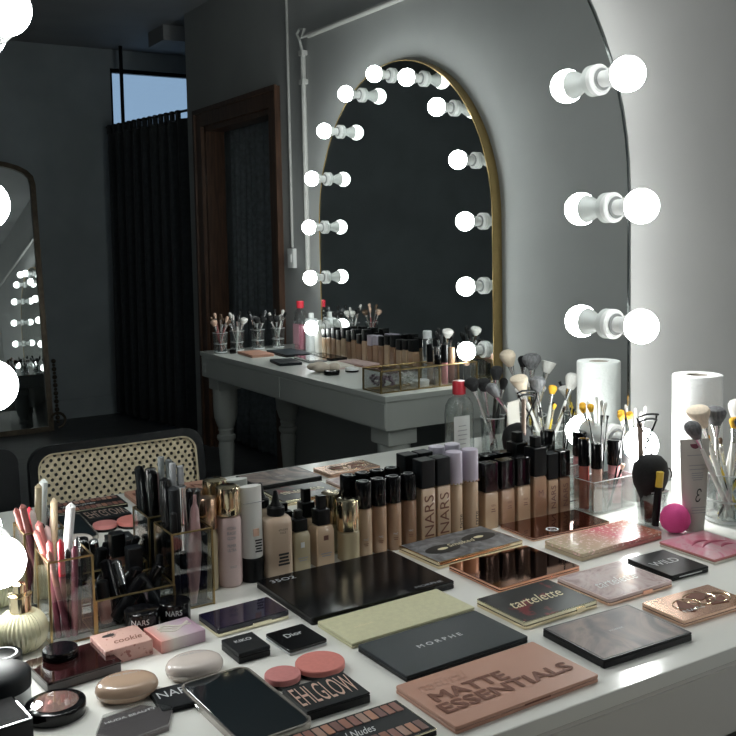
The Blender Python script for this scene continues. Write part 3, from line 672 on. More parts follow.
t, w, d, h = flat('cornerbox', 'cosmetic_box', 'tall black velvet-topped box with a silver rim at the left edge', 'box', 'blackm', 'chrome', .001, 'velvet', .0025, split=.93)
# hexagonal clear compact
x, y, w, d, h, a = Q['hexa']
t = thing('powder_compact', 'flat clear hexagonal compact with mauve powder and small lettering', 'compact', (x + .014, y - .008, ZT), R(8))
hx = [(.047 * math.cos(R(60 * k)), .040 * math.sin(R(60 * k))) for k in range(6)]
MB().poly(hx, 0, .004).build('case_body', mat('grey_mauve_plastic', (.22, .19, .19), .2, coat=.5), t, False)
MB().poly([(x_ * .93, y_ * .93) for x_, y_ in hx], .004, .0048).build('powder', mat('mauve_grey_powder', (.19, .16, .165), .35, coat=.4), t, False)
MB().poly(hx, .0052, .008).build('clear_lid', 'clear2', t, False)
lettering(t, 'HUDA BEAUTY', 'silverp', .060, .005, (0, .012, .0083), rz=R(-4))
# oval compacts
def oval(label, loc, m, a, rx, ry, h):
    t = thing('powder_compact', label, 'compact', loc, R(a))
    for nm, s in (('base', 0), ('lid', 1)):
        if s == 0: pr = [(.70, 0), (.86, h * .07), (.97, h * .25), (1.0, h * .45)]
        else: pr = [(1.0, h * .47), (.985, h * .62), (.93, h * .78), (.82, h * .90), (.62, h * .97), (.35, h * .995), (.05, h)]
        MB().lathe(pr, 40, sx=rx, sy=ry).build(nm, m, t)
    MB().lathe([(.985, h * .44), (.985, h * .48)], 40, sx=rx, sy=ry).build('seam', 'greyp', t)
    lettering(t, 'RARE BEAUTY', 'greyp', .038, .0042, (0, .010, h + .0003))
    return t
oval('white oval pebble-shaped powder compact beside the phone', (.1905, -.297, ZT), mat('pinkish_white_gloss', (.66, .58, .53), .25, coat=.4), -6, .0365, .0290, .023)
oval('beige oval pebble-shaped powder compact beside the pink printed box', (.1017, -.305, ZT), mat('warm_beige_gloss', (.50, .35, .25), .22, coat=.5), -8, .0375, .030, .0225)
# blush discs
def blush(label, x, y, r, m):
    t = thing('blush_compact', label, 'compact', (x, y, ZT))
    MB().lathe([(r * .93, 0), (r * .97, .001), (r * .97, .0055)], 40).build('base', 'black', t)
    MB().lathe([(r, .0057), (r, .0112), (r * .97, .0125), (r * .9, .0127)], 40).build('lid', m, t)
    return t
blush('round pink blusher compact in front of the glossy Dior compact', .3266, -.3783, .0316, 'pinks')
blush('smaller round pink blusher compact tucked behind the phone', .2722, -.3821, .0225, 'pinks2')

# ================================================================== UPRIGHT BOTTLES ALONG THE MIRROR
YB0 = -.0270; AF = R(-118)
def lath_part(t, nm, pr, m, seg=28): return MB().lathe(pr, seg).build(nm, m, t)
t = thing('foundation_bottle', 'bottle with a satin copper cap between the makeup organiser and the pink bottle', 'bottle', (.3195, -.027, ZT))
lath_part(t, 'body', [(.0135, 0), (.0148, .002), (.0148, .085), (.013, .093), (.010, .096)], 'olive'); lath_part(t, 'cap', [(.0145, .0975), (.0152, .099), (.0152, .144), (.0140, .1464), (.010, .1464)], 'copper')
t = thing('serum_bottle', 'pale pink bottle with a crumpled gold cap and black lettering', 'bottle', (.3545, YB0, ZT))
lath_part(t, 'body', [(.017, 0), (.0195, .003), (.0200, .012), (.0200, .104), (.018, .111), (.012, .1135)], 'pinkp')
pr = []; mb = MB(); seg = 28; rs = []
for (r_, z_) in ((.0180, .114), (.0195, .116), (.0200, .128), (.0190, .140), (.0197, .150), (.0185, .158), (.012, .161)):
    rs.append([((r_ + .0012 * math.sin(j * 1.9 + z_ * 300)) * math.cos(2 * PI * j / seg), (r_ + .0012 * math.sin(j * 1.9 + z_ * 300)) * math.sin(2 * PI * j / seg), z_) for j in range(seg)])
mb.rings(rs).build('cap', 'gold', t)
for k, (s, z_) in enumerate((('HYDRA', .096), ('BASE', .088), ('GLOW', .080), ('PRIMER', .068), ('ULTRA', .061))): lettering(t, s, 'greyp', .014, .0048, (0, 0, z_), wrap=(.0202, R(-100)), bold=.01)
lettering(t, 'KIKO', 'greyp', .010, .004, (0, 0, .034), wrap=(.0202, R(-95)))
t = thing('cream_tube', 'white squeeze tube standing on a black cap beside the pink bottle', 'tube', (.3930, YB0, ZT))
lath_part(t, 'cap', [(.0175, 0), (.0185, .001), (.0185, .037), (.017, .0385)], 'blackm')
rs = []
for (sx_, sy_, z_) in ((.0172, .0172, .039), (.0180, .0180, .05), (.0182, .0150, .10), (.0186, .0110, .135), (.0186, .0100, .153)):
    rs.append([(sx_ * math.cos(2 * PI * j / 28), sy_ * math.sin(2 * PI * j / 28), z_) for j in range(28)])
MB().rings(rs).build('tube_body', 'whitep', t)
MB().box(-.018, .018, -.0124, -.0110, .128, .1288).build('crimp_line', 'greyp', t, False)
MB().box(-.004, .006, -.0172, -.0158, .075, .087).build('peach_square', 'bp', t, False)
fine_print(t, 'ink', [.012, .010, .012, .009, .012], .004, .067, .0045, .0026, y=-.0182)
# MAC style bottle
t = thing('foundation_bottle', 'tall rounded beige foundation bottle with a pointed black nozzle', 'bottle', (.4360, YB0 - .002, ZT))
MB().rings([[(x_ * s, y_ * s2, z_) for x_, y_ in rr_pts(.050, .036, .014)] for (s, s2, z_) in ((.9, .9, 0), (1, 1, .004), (1, 1, .086), (.95, .95, .093), (.75, .8, .098), (.42, .6, .0995))]).build('body', 'beige', t)
lath_part(t, 'cap', [(.0135, .0995), (.0145, .1005), (.0145, .112), (.012, .115)], 'blackm'); lath_part(t, 'nozzle', [(.010, .115), (.0065, .121), (.0045, .132), (.003, .139), (.001, .140)], 'blackm')
lettering(t, 'STUDIO', 'ink', .016, .003, (0.004, -.0182, .078), face='front'); lettering(t, 'FACE', 'ink', .010, .003, (.004, -.0182, .073), face='front')
fine_print(t, 'ink', [.018, .016, .018, .020], .004, .036, .0055, .0034, y=-.0181)
def square_bottle(label, x, w, hb, hc, body, sh=.004, pump=None, y=YB0, cap='blackm', cw=None, dep=None, group=None, name='foundation_bottle'):
    t = thing(name, label, 'bottle', (x, y, ZT), 0, group); dep = dep or w
    MB().rings([[(x_ * s, y_ * s, z_) for x_, y_ in rr_pts(w, dep, .003)] for (s, z_) in ((.93, 0), (1, .002), (1, hb - sh), (.86, hb - .001), (.5, hb))]).build('body', body, t)
    cw = cw or w
    MB().rr(cw, cw if cw < dep else dep, hb + .0004, hc, .0025, .0008).build('cap', cap, t)
    if pump: MB().rr(pump[0], pump[0], hc, pump[1], .002, .0008).build('pump', cap, t)
    return t
def round_bottle(label, x, r, hb, hc, body, cap, y=YB0, group=None, name='foundation_bottle', inset=None):
    t = thing(name, label, 'bottle', (x, y, ZT), 0, group)
    lath_part(t, 'body', [(r * .9, 0), (r * .97, .0015), (r * .97, hb - .004), (r * .85, hb - .001), (r * .6, hb)], body)
    lath_part(t, 'cap', [(r * .95, hb + .0004), (r, hb + .001), (r, hc - .003), (r * .96, hc - .0006), (r * .86, hc)], cap)
    if inset: lath_part(t, 'cap_top', [(r * .62, hc - .0003), (r * .62, hc + .0006), (r * .5, hc + .0006), (r * .5, hc - .0003)], inset)
    return t
t = square_bottle('short square foundation bottle with black collar and a small white crest', .4770, .030, .066, .086, 'olive', .008, (.012, .100), cw=.024)
MB().rr(.007, .0004, .040, .049, .0002, .0001, cy=-.0152).build('crest', 'bwhite', t)
fine_print(t, 'greyp', [.018, .014], 0, .022, .004, .0016, y=-.0151)
t = square_bottle('square beige foundation bottle with a tall black pump and a brown crest', .5200, .033, .069, .095, 'tan2', .008, (.014, .118), cw=.024)
MB().rr(.009, .0004, .045, .053, .0002, .0001, cy=-.0167).build('crest', 'hbrn', t)
fine_print(t, 'greyp', [.02, .016], 0, .022, .004, .0016, y=-.0166)
t = round_bottle('ivory foundation bottle with a bright gold cylindrical cap', .5720, .0200, .050, .103, 'olive', 'gold')
# four tubes
for k, (x, dsc, b) in enumerate(((.6040, 'nearest the gold-capped bottle, partly hidden', 'tan2'), (.6340, 'second from the gold-capped bottle', 'tan'), (.6645, 'third from the gold-capped bottle', 'tan'), (.6965, 'next to the square lettered bottles', 'tan3'))):
    t = round_bottle('slim round foundation tube with shiny black cap, %s' % dsc, x, .0143, .083, .129, b, 'black', y=YB0, group='round foundation tubes with black caps', inset='greyp')
    lettering(t, 'MAC', 'silverp', .008, .0035, (0, 0, .030), wrap=(.0141, R(-108))); fine_print(t, 'nudedark', [.009, .007], 0, .022, .003, .0012, wrap=(.0141, R(-108)))
for k, (x, dsc, b) in enumerate(((.7300, 'left of the pair', 'tan2'), (.7635, 'right of the pair, beside the lavender caps', 'tan2'))):
    t = square_bottle('square-capped foundation bottle with sideways NARS lettering, %s' % dsc, x, .0300, .100, .150, b, .004, group='square lettered foundation bottles', cap='blacks')
    lettering(t, 'NARS', 'nudedark', .074, .020, (0, -.0154, .050), face='front', rolltxt=PI / 2)
for k, (x, dsc) in enumerate(((.7965, 'next to the square lettered bottles'), (.8325, 'next to the black-capped bottles'))):
    t = round_bottle('foundation tube with a tall lavender cap, %s' % dsc, x, .0155, .096, .155, 'tan2', 'lav', group='lavender-capped foundation tubes')
    mb = MB()
    for j in range(14): a_ = 2 * PI * j / 14; mb.sphere((.0155 * math.cos(a_), .0155 * math.sin(a_), .0975), .0022, 6)
    mb.build('beaded_rim', 'palegold', t)
    lettering(t, 'tarte', 'ink', .026, .007, (0, 0, .028), wrap=None, face='front', rolltxt=PI / 2)
    t.children[-1].location = (.004, -.0158, .028)
for k, (x, dsc) in enumerate(((.8735, 'beside the lavender caps'), (.9130, 'middle of the three'), (.9520, 'beside the tall pump bottle'))):
    t = square_bottle('rounded foundation bottle with a wide black cap, %s' % dsc, x, .0325, .070, .124, ('tan2', 'tan', 'tan2')[k], .004, group='wide black-capped foundation bottles', cap='black', dep=.026)
    lettering(t, 'HUDA', 'hbrn', .010, .004, (.003, -.0133, .044), face='front'); fine_print(t, 'hbrn', [.008, .01], .003, .036, .004, .0015, y=-.0132)
t = square_bottle('tall square foundation bottle with black cap and pump on top', .9910, .0315, .083, .138, 'tan', .006, (.017, .158), cap='blackm')
lettering(t, 'M', 'hbrn', .012, .012, (0, -.0160, .05), face='front')
t = square_bottle('slender foundation bottle with greenish black cap beside the tall pump bottle', 1.0265, .0275, .071, .1215, 'tan2', .004, cap='blacks', dep=.024)
lettering(t, 'NARS', 'hbrn', .045, .012, (0, -.0123, .036), face='front', rolltxt=PI / 2)
t = square_bottle('slender foundation bottle with glossy black cap nearest the clear gloss stand', 1.0575, .0275, .071, .1225, 'tan', .004, cap='black', dep=.024)
lettering(t, 'NARS', 'hbrn', .045, .012, (0, -.0123, .036), face='front', rolltxt=PI / 2)

# ------------------------------------------------------------------ sticks, brushes, cups
def aim(p0, p1):
    v = Vector(p1) - Vector(p0); return v.to_track_quat('Z', 'Y'), v.length
def stick(name, label, cat, p0, p1, r, body, cap=None, split=.6, tip=0, group=None, r1=None):
    q, L = aim(p0, p1); t = thing(name, label, cat, p0, 0, group, rot=q); r1 = r1 or r
    if cap is None and tip: MB().lathe([(r * .45, 0), (r * .8, L * .2), (r, L * .45), (r * .92, L * .62), (r * .5, L * .88), (r * .25, L * .92), (r * .22, L)], 18).build('barrel', body, t)
    elif cap is None: MB().lathe([(r * .8, 0), (r, .001), (r1, L - tip - .001)] + ([(r1 * .8, L)] if not tip else [(r1 * .2, L)]), 14).build('barrel', body, t)
    else:
        MB().lathe([(r * .8, 0), (r, .001), (r, L * split - .0003)], 14).build('barrel', body, t)
        MB().lathe([(r1 * 1.04, L * split), (r1 * 1.04, L - .001 - tip), (r1 * (.85 if not tip else .25), L)], 14).build('cap', cap, t)
    return t
def brush(label, p0, p1, hr, hl, handle, bristle, shape='dome', group=None, hand=.0035, ferr='chrome', flatk=1):
    """p0 foot of the handle, p1 tip of the bristles"""
    q, L = aim(p0, p1); t = thing('makeup_brush', label, 'brush', p0, 0, group, rot=q)
    a = L - hl - .028
    MB().lathe([(hand * .55, 0), (hand, .012), (hand * 1.15, a * .7), (hand * .8, a)], 12).build('handle', handle, t)
    fr = min(hr * .55, .010)
    MB().lathe([(hand * .85, a), (hand * .9, a + .004), (fr, a + .028)], 14, sx=1, sy=flatk if flatk < 1 else 1).build('ferrule', ferr, t)
    if shape == 'dome': pr = [(fr * .95, 0), (hr * .9, hl * .45), (hr, hl * .65), (hr * .88, hl * .84), (hr * .55, hl * .96), (hr * .1, hl)]
    elif shape == 'fan': pr = [(fr * .95, 0), (hr * .62, hl * .35), (hr * .92, hl * .66), (hr, hl * .80), (hr * .93, hl * .90), (hr * .60, hl * .97), (hr * .1, hl)]
    elif shape == 'flat': pr = [(fr * .95, 0), (hr * .8, hl * .5), (hr, hl * .93), (hr * .96, hl * .98), (hr * .6, hl)]
    elif shape == 'point': pr = [(fr * .9, 0), (hr, hl * .4), (hr * .6, hl * .8), (hr * .05, hl)]
    else: pr = [(fr * .9, 0), (hr * 1.0, hl * .9), (hr * .95, hl)]
    MB().lathe(pr, 20, Matrix.Translation((0, 0, a + .027)), sx=1, sy=flatk).build('bristles', bristle, t)
    return t
def cup(label, loc, r, h, m='clear', r0=None, ribs=False, name='brush_cup', rz=0, seg=36):
    t = thing(name, label, 'cup', loc, rz); r0 = r0 or r; th = .002
    pr = [(r0 - .002, 0), (r0, .001), (r, h), (r - th, h), (r0 - th, .005), (.001, .005)]
    MB().lathe(pr, seg, cap0=True, cap1=False).build('glass', m, t)
    rm = MB().lathe([(r + .0004, h - .001), (r + .0006, h + .0006), (r - th - .0004, h + .0006), (r - th, h - .001)], seg, cap0=False, cap1=False).build('rim', 'silverp' if m != 'frosted' else m, t)
    if ribs:
        MB().lathe([(r0 + .0008, h * .45), (r0 + .0012, h * .47), (r0 + .0008, h * .49)], seg, cap0=False, cap1=False).build('band', 'silverp', t)
        MB().lathe([(r0 + .0008, .004), (r0 + .0014, .007), (r0 + .0008, .010)], seg, cap0=False, cap1=False).build('foot_band', 'silverp', t)
    return t
# clear acrylic gloss stand
t = thing('gloss_stand', 'clear acrylic stand with compartments holding lip glosses and thin brushes', 'organizer', (1.140, -.064, ZT))
w2, d2, hh = .058, .028, .066
MB().box(-w2, w2, -d2, d2, 0, .004).build('tray', 'clear', t, False)
for (a, b, c_, d_) in ((-w2, w2, -d2, -d2 + .002), (-w2, w2, d2 - .002, d2), (-w2, -w2 + .002, -d2 + .002, d2 - .002), (w2 - .002, w2, -d2 + .002, d2 - .002)): MB().box(a, b, c_, d_, .004, hh).build('wall_panel', 'clear', t, False)
for xx in (-.020, .020): MB().box(xx, xx + .0015, -d2 + .002, d2 - .002, .004, hh).build('divider', 'clear', t, False)
MB().tube([(-w2, -d2, hh), (w2, -d2, hh), (w2, d2, hh), (-w2, d2, hh)], .0008, 6, closed=True).build('rim', 'silverp', t)
def lipgloss(label, x, y, r, hb, hc, body, cap='black', z=ZT + .0045):
    t = thing('lip_gloss', label, 'lip gloss', (x, y, z), 0, 'lip glosses in the clear stand')
    lath_part(t, 'tube_body', [(r * .85, 0), (r * .9, .001), (r * .9, hb)], body, 20); lath_part(t, 'cap', [(r * .93, hb + .0003), (r, hb + .001), (r, hc - .002), (r * .9, hc)], cap, 20)
lipgloss('brick red lip gloss with a black cap in the clear stand', 1.0965, -.050, .0115, .086, .140, 'gloss_red')
lipgloss('nude lip gloss with a black cap at the front of the clear stand', 1.1075, -.074, .0115, .083, .133, 'gloss_nude')
lipgloss('rosy pink lip gloss with a wide black cap in the clear stand', 1.180, -.050, .0150, .076, .127, 'gloss_pink')
def thinb(label, p0, p1, br, sh='point', hd='hbk', hr=.0022, hl=.008): brush(label, p0, p1, hr, hl, hd, br, sh, 'thin brushes in the clear stand', .0016, 'hsil' if hd != 'hbk' else 'hbk')
thinb('thin silver-necked liner brush leaning left in the clear stand', (1.132, -.075, ZT + .006), (1.088, -.070, ZT + .193), 'bb')
thinb('thin black brush standing upright in the clear stand', (1.136, -.050, ZT + .006), (1.141, -.055, ZT + .187), 'bb', 'flat', hr=.003)
thinb('thin angled black brush right of the upright one in the clear stand', (1.128, -.060, ZT + .006), (1.163, -.048, ZT + .183), 'bb', 'flat', hr=.003)
thinb('thin tall black brush furthest right in the clear stand', (1.142, -.075, ZT + .006), (1.182, -.078, ZT + .180), 'bb')
thinb('short pink-tipped applicator crossing the brushes in the clear stand', (1.124, -.085, ZT + .006), (1.168, -.086, ZT + .092), 'bp', 'dome', hr=.0045, hl=.013)
# frosted cup with swabs
t = cup('tall frosted cup of white and yellow-tipped applicators behind the clear stand', (1.243, -.050, ZT), .0300, .115, 'frosted', .027)
for k in range(9):
    a_ = 2 * PI * k / 9; yl = k in (3, 4, 5, 6)
    p0 = (1.243 - .012 * math.cos(a_), -.050 - .012 * math.sin(a_), ZT + .007)
    p1 = (1.203 + .012 * math.cos(PI / 2 * k), -.055 + .012 * math.sin(PI / 2 * k), ZT + .186 + .003 * (k % 2)) if yl else (1.222 + .034 * math.cos(a_), -.055 + .022 * math.sin(a_), ZT + .180 + .008 * (k % 3))
    brush(('yellow-tipped' if yl else 'white') + ' slim applicator in the frosted cup, ' + ['rightmost', 'rear right', 'rear', 'right of the yellow cluster', 'back of the yellow cluster', 'left of the yellow cluster', 'front of the yellow cluster', 'front', 'front right'][k], p0, p1, .0075 if yl else .0035, .017, 'hwh', 'by' if yl else 'bw', 'dome', 'applicators in the frosted cup', .0020, 'hwh')
# paper towel
t = thing('paper_towel_roll', 'tall white paper towel roll standing beside the arched mirror', 'paper towel', (1.3215, -.137, ZT))
MB().lathe([(.0475, 0), (.0485, .002), (.0485, .258), (.047, .2605), (.024, .2605), (.0225, .258), (.0225, .01)], 56, cap1=False).build('paper', 'towel', t)
MB().lathe([(.0215, .002), (.0215, .2595), (.0200, .2595), (.0200, .002)], 32, cap0=False, cap1=False).build('core', 'card', t)
pts = [(.0492 * math.cos(R(a)), .0492 * math.sin(R(a))) for a in range(-60, -28, 4)] + [(.050 * math.cos(R(-30)) + .002, .050 * math.sin(R(-30)) + .001)]
vs = []; fs = []
for (x_, y_) in pts: vs += [(x_, y_, .001), (x_, y_, .2595)]
for k in range(len(pts) - 1): fs.append((2 * k, 2 * k + 2, 2 * k + 3, 2 * k + 1))
o = MB().add(vs, fs).build('loose_sheet', 'towel', t); s = o.modifiers.new('t', 'SOLIDIFY'); s.thickness = .0006
# swabs bundle left of the towel
t = cup('small clear cup of white cotton buds beside the paper towel roll', (1.268, -.106, ZT), .0170, .09, 'clear', .015) if False else None
# clear faceted cup with puff, curler
t = cup('clear faceted cup holding a black puff and an eyelash curler', (1.134, -.190, ZT), .0300, .067, 'clear', .026, seg=6, rz=R(12))
t = thing('powder_puff', 'fluffy black powder puff bulging out of the faceted cup', 'puff', (1.130, -.190, ZT + .007))
rs = []
for (r_, z_) in ((.012, 0), (.020, .015), (.022, .045), (.028, .058), (.036, .074), (.039, .092), (.035, .110), (.023, .122), (.006, .127)):
    rs.append([((r_ + .0006 * math.sin(j * 5)) * math.cos(2 * PI * j / 32), r_ * .72 * math.sin(2 * PI * j / 32), z_) for j in range(32)])
MB().rings(rs).build('puff_body', 'velvet', t, True, 180)
MB().tube([(.025, -.008, .10), (.038, -.012, .097), (.045, -.012, .086), (.044, -.01, .078)], .0015, 6).build('hanging_loop', 'ink', t)
stick('nail_brush', 'small yellow-capped stick in front of the black puff', 'stick', (1.117, -.2135, ZT + .006), (1.1235, -.2190, ZT + .108), .0068, 'blackm', 'hyel', .72)
stick('lip_pencil', 'taupe stick standing behind the black puff', 'pencil', (1.131, -.172, ZT + .006), (1.127, -.166, ZT + .190), .0048, 'hbrn', mat('taupe_plastic', (.30, .22, .18), .4), .6)
t = thing('eyelash_curler', 'black eyelash curler standing upright behind the puff', 'eyelash curler', (1.146, -.170, ZT + .09))
for s in (-1, 1): MB().tube([(.002 * s, 0, -.055), (.006 * s, 0, .02), (.010 * s, 0, .045), (.004 * s, .0, .060), (-.022 * s - .002, 0, .098), (-.026 * s - .004, 0, .110)], .0018, 8).build('arm', 'blackm', t)
MB().tube([(-.030, -.004, .113), (-.015, -.006, .116), (.004, -.006, .115), (.022, -.004, .112)], .0022, 8).build('jaw', 'blackm', t)
MB().tube([(-.028, -.004, .104), (-.012, -.006, .107), (.004, -.006, .106), (.018, -.004, .102)], .0022, 8).build('jaw', 'blackm', t)
for s in (-1, 1): MB().tube([(.012 * s, .0, -.055), (.014 * s, 0, -.065), (.008 * s, 0, -.075), (.002 * s, 0, -.068), (.002 * s, 0, -.055), (.012 * s, 0, -.055)], .0016, 6).build('finger_loop', 'blackm', t)
# makeup sponge
t = MB().lathe([(.003, 0), (.014, .003), (.023, .010), (.0272, .021), (.0262, .033), (.0205, .044), (.012, .0505), (.004, .053)], 36, Matrix.Translation((0, 0, 0))).build('makeup_sponge', 'sponge'); t.location = (1.131, -.248, ZT); tag(t, 'round hot pink makeup sponge resting beside the cream tube', 'sponge')
# cream tube with E
t = thing('cream_tube', 'cream-coloured squeeze tube with a large script E and a dark half-moon mark', 'tube', (1.1725, -.2560, ZT), R(-22))
rs = []
for (sx_, sy_, z_) in ((.0175, .0150, 0), (.0180, .0150, .003), (.0225, .0150, .05), (.0270, .0100, .11), (.0290, .0022, .155), (.0290, .0016, .166)):
    rs.append([(math.copysign(abs(math.cos(2 * PI * j / 32)) ** .8, math.cos(2 * PI * j / 32)) * sx_, sy_ * math.sin(2 * PI * j / 32), z_) for j in range(32)])
MB().rings(rs).build('tube_body', 'tubec', t)
MB().box(-.0288, .0288, -.0022, .0022, .1640, .1685).build('crimp', 'tubec', t, False)
def ty(z): # front surface of the tube
    zs = [(0, .0150), (.05, .0150), (.11, .0100), (.155, .0022), (.166, .0016)]
    for (a, ya), (b, yb) in zip(zs, zs[1:]):
        if a <= z <= b: return -(ya + (yb - ya) * (z - a) / (b - a)) - .0006
    return -.002
mb = MB(); mb.add([(0, ty(.160), .160)] + [(.010 * math.cos(R(180 + 180 * k / 12)), ty(.160 + .009 * math.sin(R(180 + 180 * k / 12))) , .160 + .009 * math.sin(R(180 + 180 * k / 12))) for k in range(13)], [tuple(range(14))]); mb.build('half_moon', 'hplum', t, False)
me = text_mesh('E', 0, .35, .012, .026)
lettering(t, '\u0190', 'ink', .012, .025, (0, -.0155, .068), face='front', shear=.3); bpy.data.meshes.remove(me)
for z_, w_ in ((.139, .034), (.121, .030), (.114, .030), (.107, .022), (.103, .022), (.099, .022), (.095, .018)):
    fine_print(t, 'greyp', [w_], 0, z_, 1, .0014, y=ty(z_) + .0003)
for z_, w_ in ((.045, .030), (.040, .026), (.035, .028)): fine_print(t, 'greyp', [w_], 0, z_, 1, .0014, y=-.0160)
# big clear brush glass at the right edge
C0 = (1.272, -.2555)
cup('clear ribbed glass of large powder brushes at the right edge of the table', (C0[0], C0[1], ZT), .0455, .094, 'clear', .044, True)
G = 'powder brushes in the ribbed glass'
bz = ZT + .008
for (lb, fx, fy, tx_, ty_, tz_, hr, hl, hd, br, sh, fk) in (
    ('big peach-cream powder brush leaning left in the ribbed glass', .01, .0, 1.182, -.252, .226, .0245, .042, 'hwh', 'bc', 'fan', .75),
    ('grey and black angled brush lowest on the left of the ribbed glass', -.005, -.01, 1.126, -.285, .209, .0165, .036, 'hwh', 'bg', 'dome', .8),
    ('large grey-tipped black brush behind the peach-cream one', -.01, .01, 1.236, -.248, .222, .0225, .036, 'hsil', 'bg', 'dome', .8),
    ('full black brush at the front of the ribbed glass', .0, -.02, 1.270, -.288, .206, .0190, .034, 'hsil', 'bb', 'dome', .8),
    ('cream powder brush leaning right in the ribbed glass', -.015, .01, 1.335, -.228, .222, .0210, .040, 'hwh', 'bw', 'dome', .8),
    ('small orange round brush in the ribbed glass', -.01, -.005, 1.290, -.252, .196, .0105, .022, 'hwh', 'by', 'dome', 1)):
    brush(lb, (C0[0] + fx, C0[1] + fy, bz), (tx_, ty_, ZT + tz_), hr, hl, hd, br, sh, G, .0042, 'chrome', fk)
for k in range(8):
    a_ = 2 * PI * k / 8 + .3
    p0 = (C0[0] - .022 * math.cos(a_), C0[1] - .022 * math.sin(a_), bz); p1 = (C0[0] + .046 * math.cos(a_), C0[1] + .046 * math.sin(a_), ZT + .140 + .010 * (k % 3))
    brush('slim brush in the ribbed glass, ' + ['far right', 'rear right', 'right of the rear', 'rear', 'far left', 'front left', 'front', 'front right'][k], p0, p1, .0045, .014, ('hwh', 'hsil', 'hyel', 'hbk')[k % 4], ('bw', 'bt', 'by', 'bb')[k % 4], 'dome', 'slim brushes in the ribbed glass', .0026, 'palegold')
cup('clear glass of pale powder brushes behind the black-brush glass', (1.352, -.405, ZT), .0400, .095, 'clear', .038)
G = 'pale powder brushes in the clear glass'
for (lb, fx, fy, tx_, ty_, tz_, hr, hl, hd, br, sh) in (
    ('large grey domed powder brush in the glass of pale brushes', .0, .01, 1.352, -.400, .252, .026, .042, 'hbk', 'bg', 'dome'),
    ('wide cream powder brush leaning left in the glass of pale brushes', .015, .0, 1.286, -.420, .262, .024, .042, 'hwh', 'bc', 'dome'),
    ('white slanted brush leaning right in the glass of pale brushes', -.015, .0, 1.400, -.388, .228, .022, .03, 'hwh', 'bw', 'flat'),
    ('dark brush at the rear of the glass of pale brushes', -.01, -.015, 1.368, -.448, .240, .016, .03, 'hbk', 'bb', 'dome')):
    brush(lb, (1.352 + fx, -.405 + fy, bz), (tx_, ty_, ZT + tz_), hr, hl, hd, br, sh, G, .0042, 'chrome', .8)
for k in range(6):
    a_ = 2 * PI * k / 6 + .3
    p0 = (1.352 - .018 * math.cos(a_), -.405 - .018 * math.sin(a_), bz); p1 = (1.352 + .040 * math.cos(a_), -.405 + .040 * math.sin(a_), ZT + .165 + .010 * (k % 3))
    brush('slim white-handled brush in the glass of pale brushes, ' + ['right', 'rear right', 'rear left', 'left', 'front left', 'front right'][k], p0, p1, .0045, .014, ('hwh', 'hwh', 'hyel')[k % 3], ('bw', 'by', 'bw')[k % 3], 'dome', 'slim brushes in the clear glass', .0030, 'palegold')

# objects seen only in the mirror, further right on the same table
t = thing('micellar_water_bottle', 'clear micellar water bottle with a red cap and a paper label', 'bottle', (1.165, -.452, ZT))
MB().rings([[(x_ * s, y_ * s, z_) for x_, y_ in rr_pts(.078, .046, .022)] for (s, z_) in ((.94, 0), (1, .005), (1, .115), (.93, .135), (.70, .150), (.36, .157), (.30, .160))]).build('body', glass('clear_bottle', (.88, .91, .91), .12), t)
lath_part(t, 'cap', [(.0145, .160), (.0165, .161), (.0165, .190), (.0150, .193)], 'red')
MB().box(-.0335, .0135, .0232, .0238, .025, .110).build('label_panel', 'label', t, False)
fine_print(t, 'greyp', [.022, .028, .028, .024, .02, .026], -.009, .085, .011, .002, y=.0242)
cup('clear glass of black powder brushes beside the micellar water bottle', (1.262, -.440, ZT), .0330, .095, 'clear', .030)
G = 'black powder brushes in the clear glass'
for (lb, fx, tx_, ty_, tz_, hr, hl, hd, br) in (('wide black brush leaning furthest left in the clear glass', .01, 1.178, -.425, .200, .021, .032, 'hsil', 'bb'), ('black brush second from the left in the clear glass', .0, 1.222, -.430, .196, .020, .032, 'hsil', 'bb'),
    ('tall black brush at the top of the clear glass', -.005, 1.262, -.425, .225, .019, .035, 'hbk', 'bb'), ('grey brush at the back of the clear glass', .01, 1.240, -.465, .190, .016, .03, 'hsil', 'bg'), ('slim black brush on the right of the clear glass', -.01, 1.298, -.44, .19, .012, .03, 'hbk', 'bb')):
    brush(lb, (1.262 + fx, -.440, bz), (tx_, ty_, ZT + tz_), hr, hl, hd, br, 'dome', G, .004, 'chrome', .8)
cup('wide clear glass of yellow-handled brushes near the right end of the makeup table', (1.462, -.350, ZT), .0380, .095, 'clear', .036)
for k in range(8):
    a_ = 2 * PI * k / 8
    brush('yellow-handled brush in the wide glass, ' + ['right', 'rear right', 'rear', 'rear left', 'left', 'front left', 'front', 'front right'][k], (1.462 - .014 * math.cos(a_), -.350 - .014 * math.sin(a_), bz), (1.462 + .048 * math.cos(a_), -.350 + .045 * math.sin(a_), ZT + .165 + .01 * (k % 2)), (.018, .006)[k % 2], (.022, .014)[k % 2], ('hyel', 'hwh')[k % 3 == 2], ('bg', 'bw', 'bb')[k % 3], 'flat', 'yellow-handled brushes in the wide glass', .0035, 'palegold', .7)
stick('squeeze_tube', 'dark green squeeze tube standing near the cream tube', 'tube', (1.232, -.335, ZT + .0005), (1.232, -.335, ZT + .120), .016, mat('dark_green_tube', (.012, .035, .028), .3), 'blackm', .75) if True else None

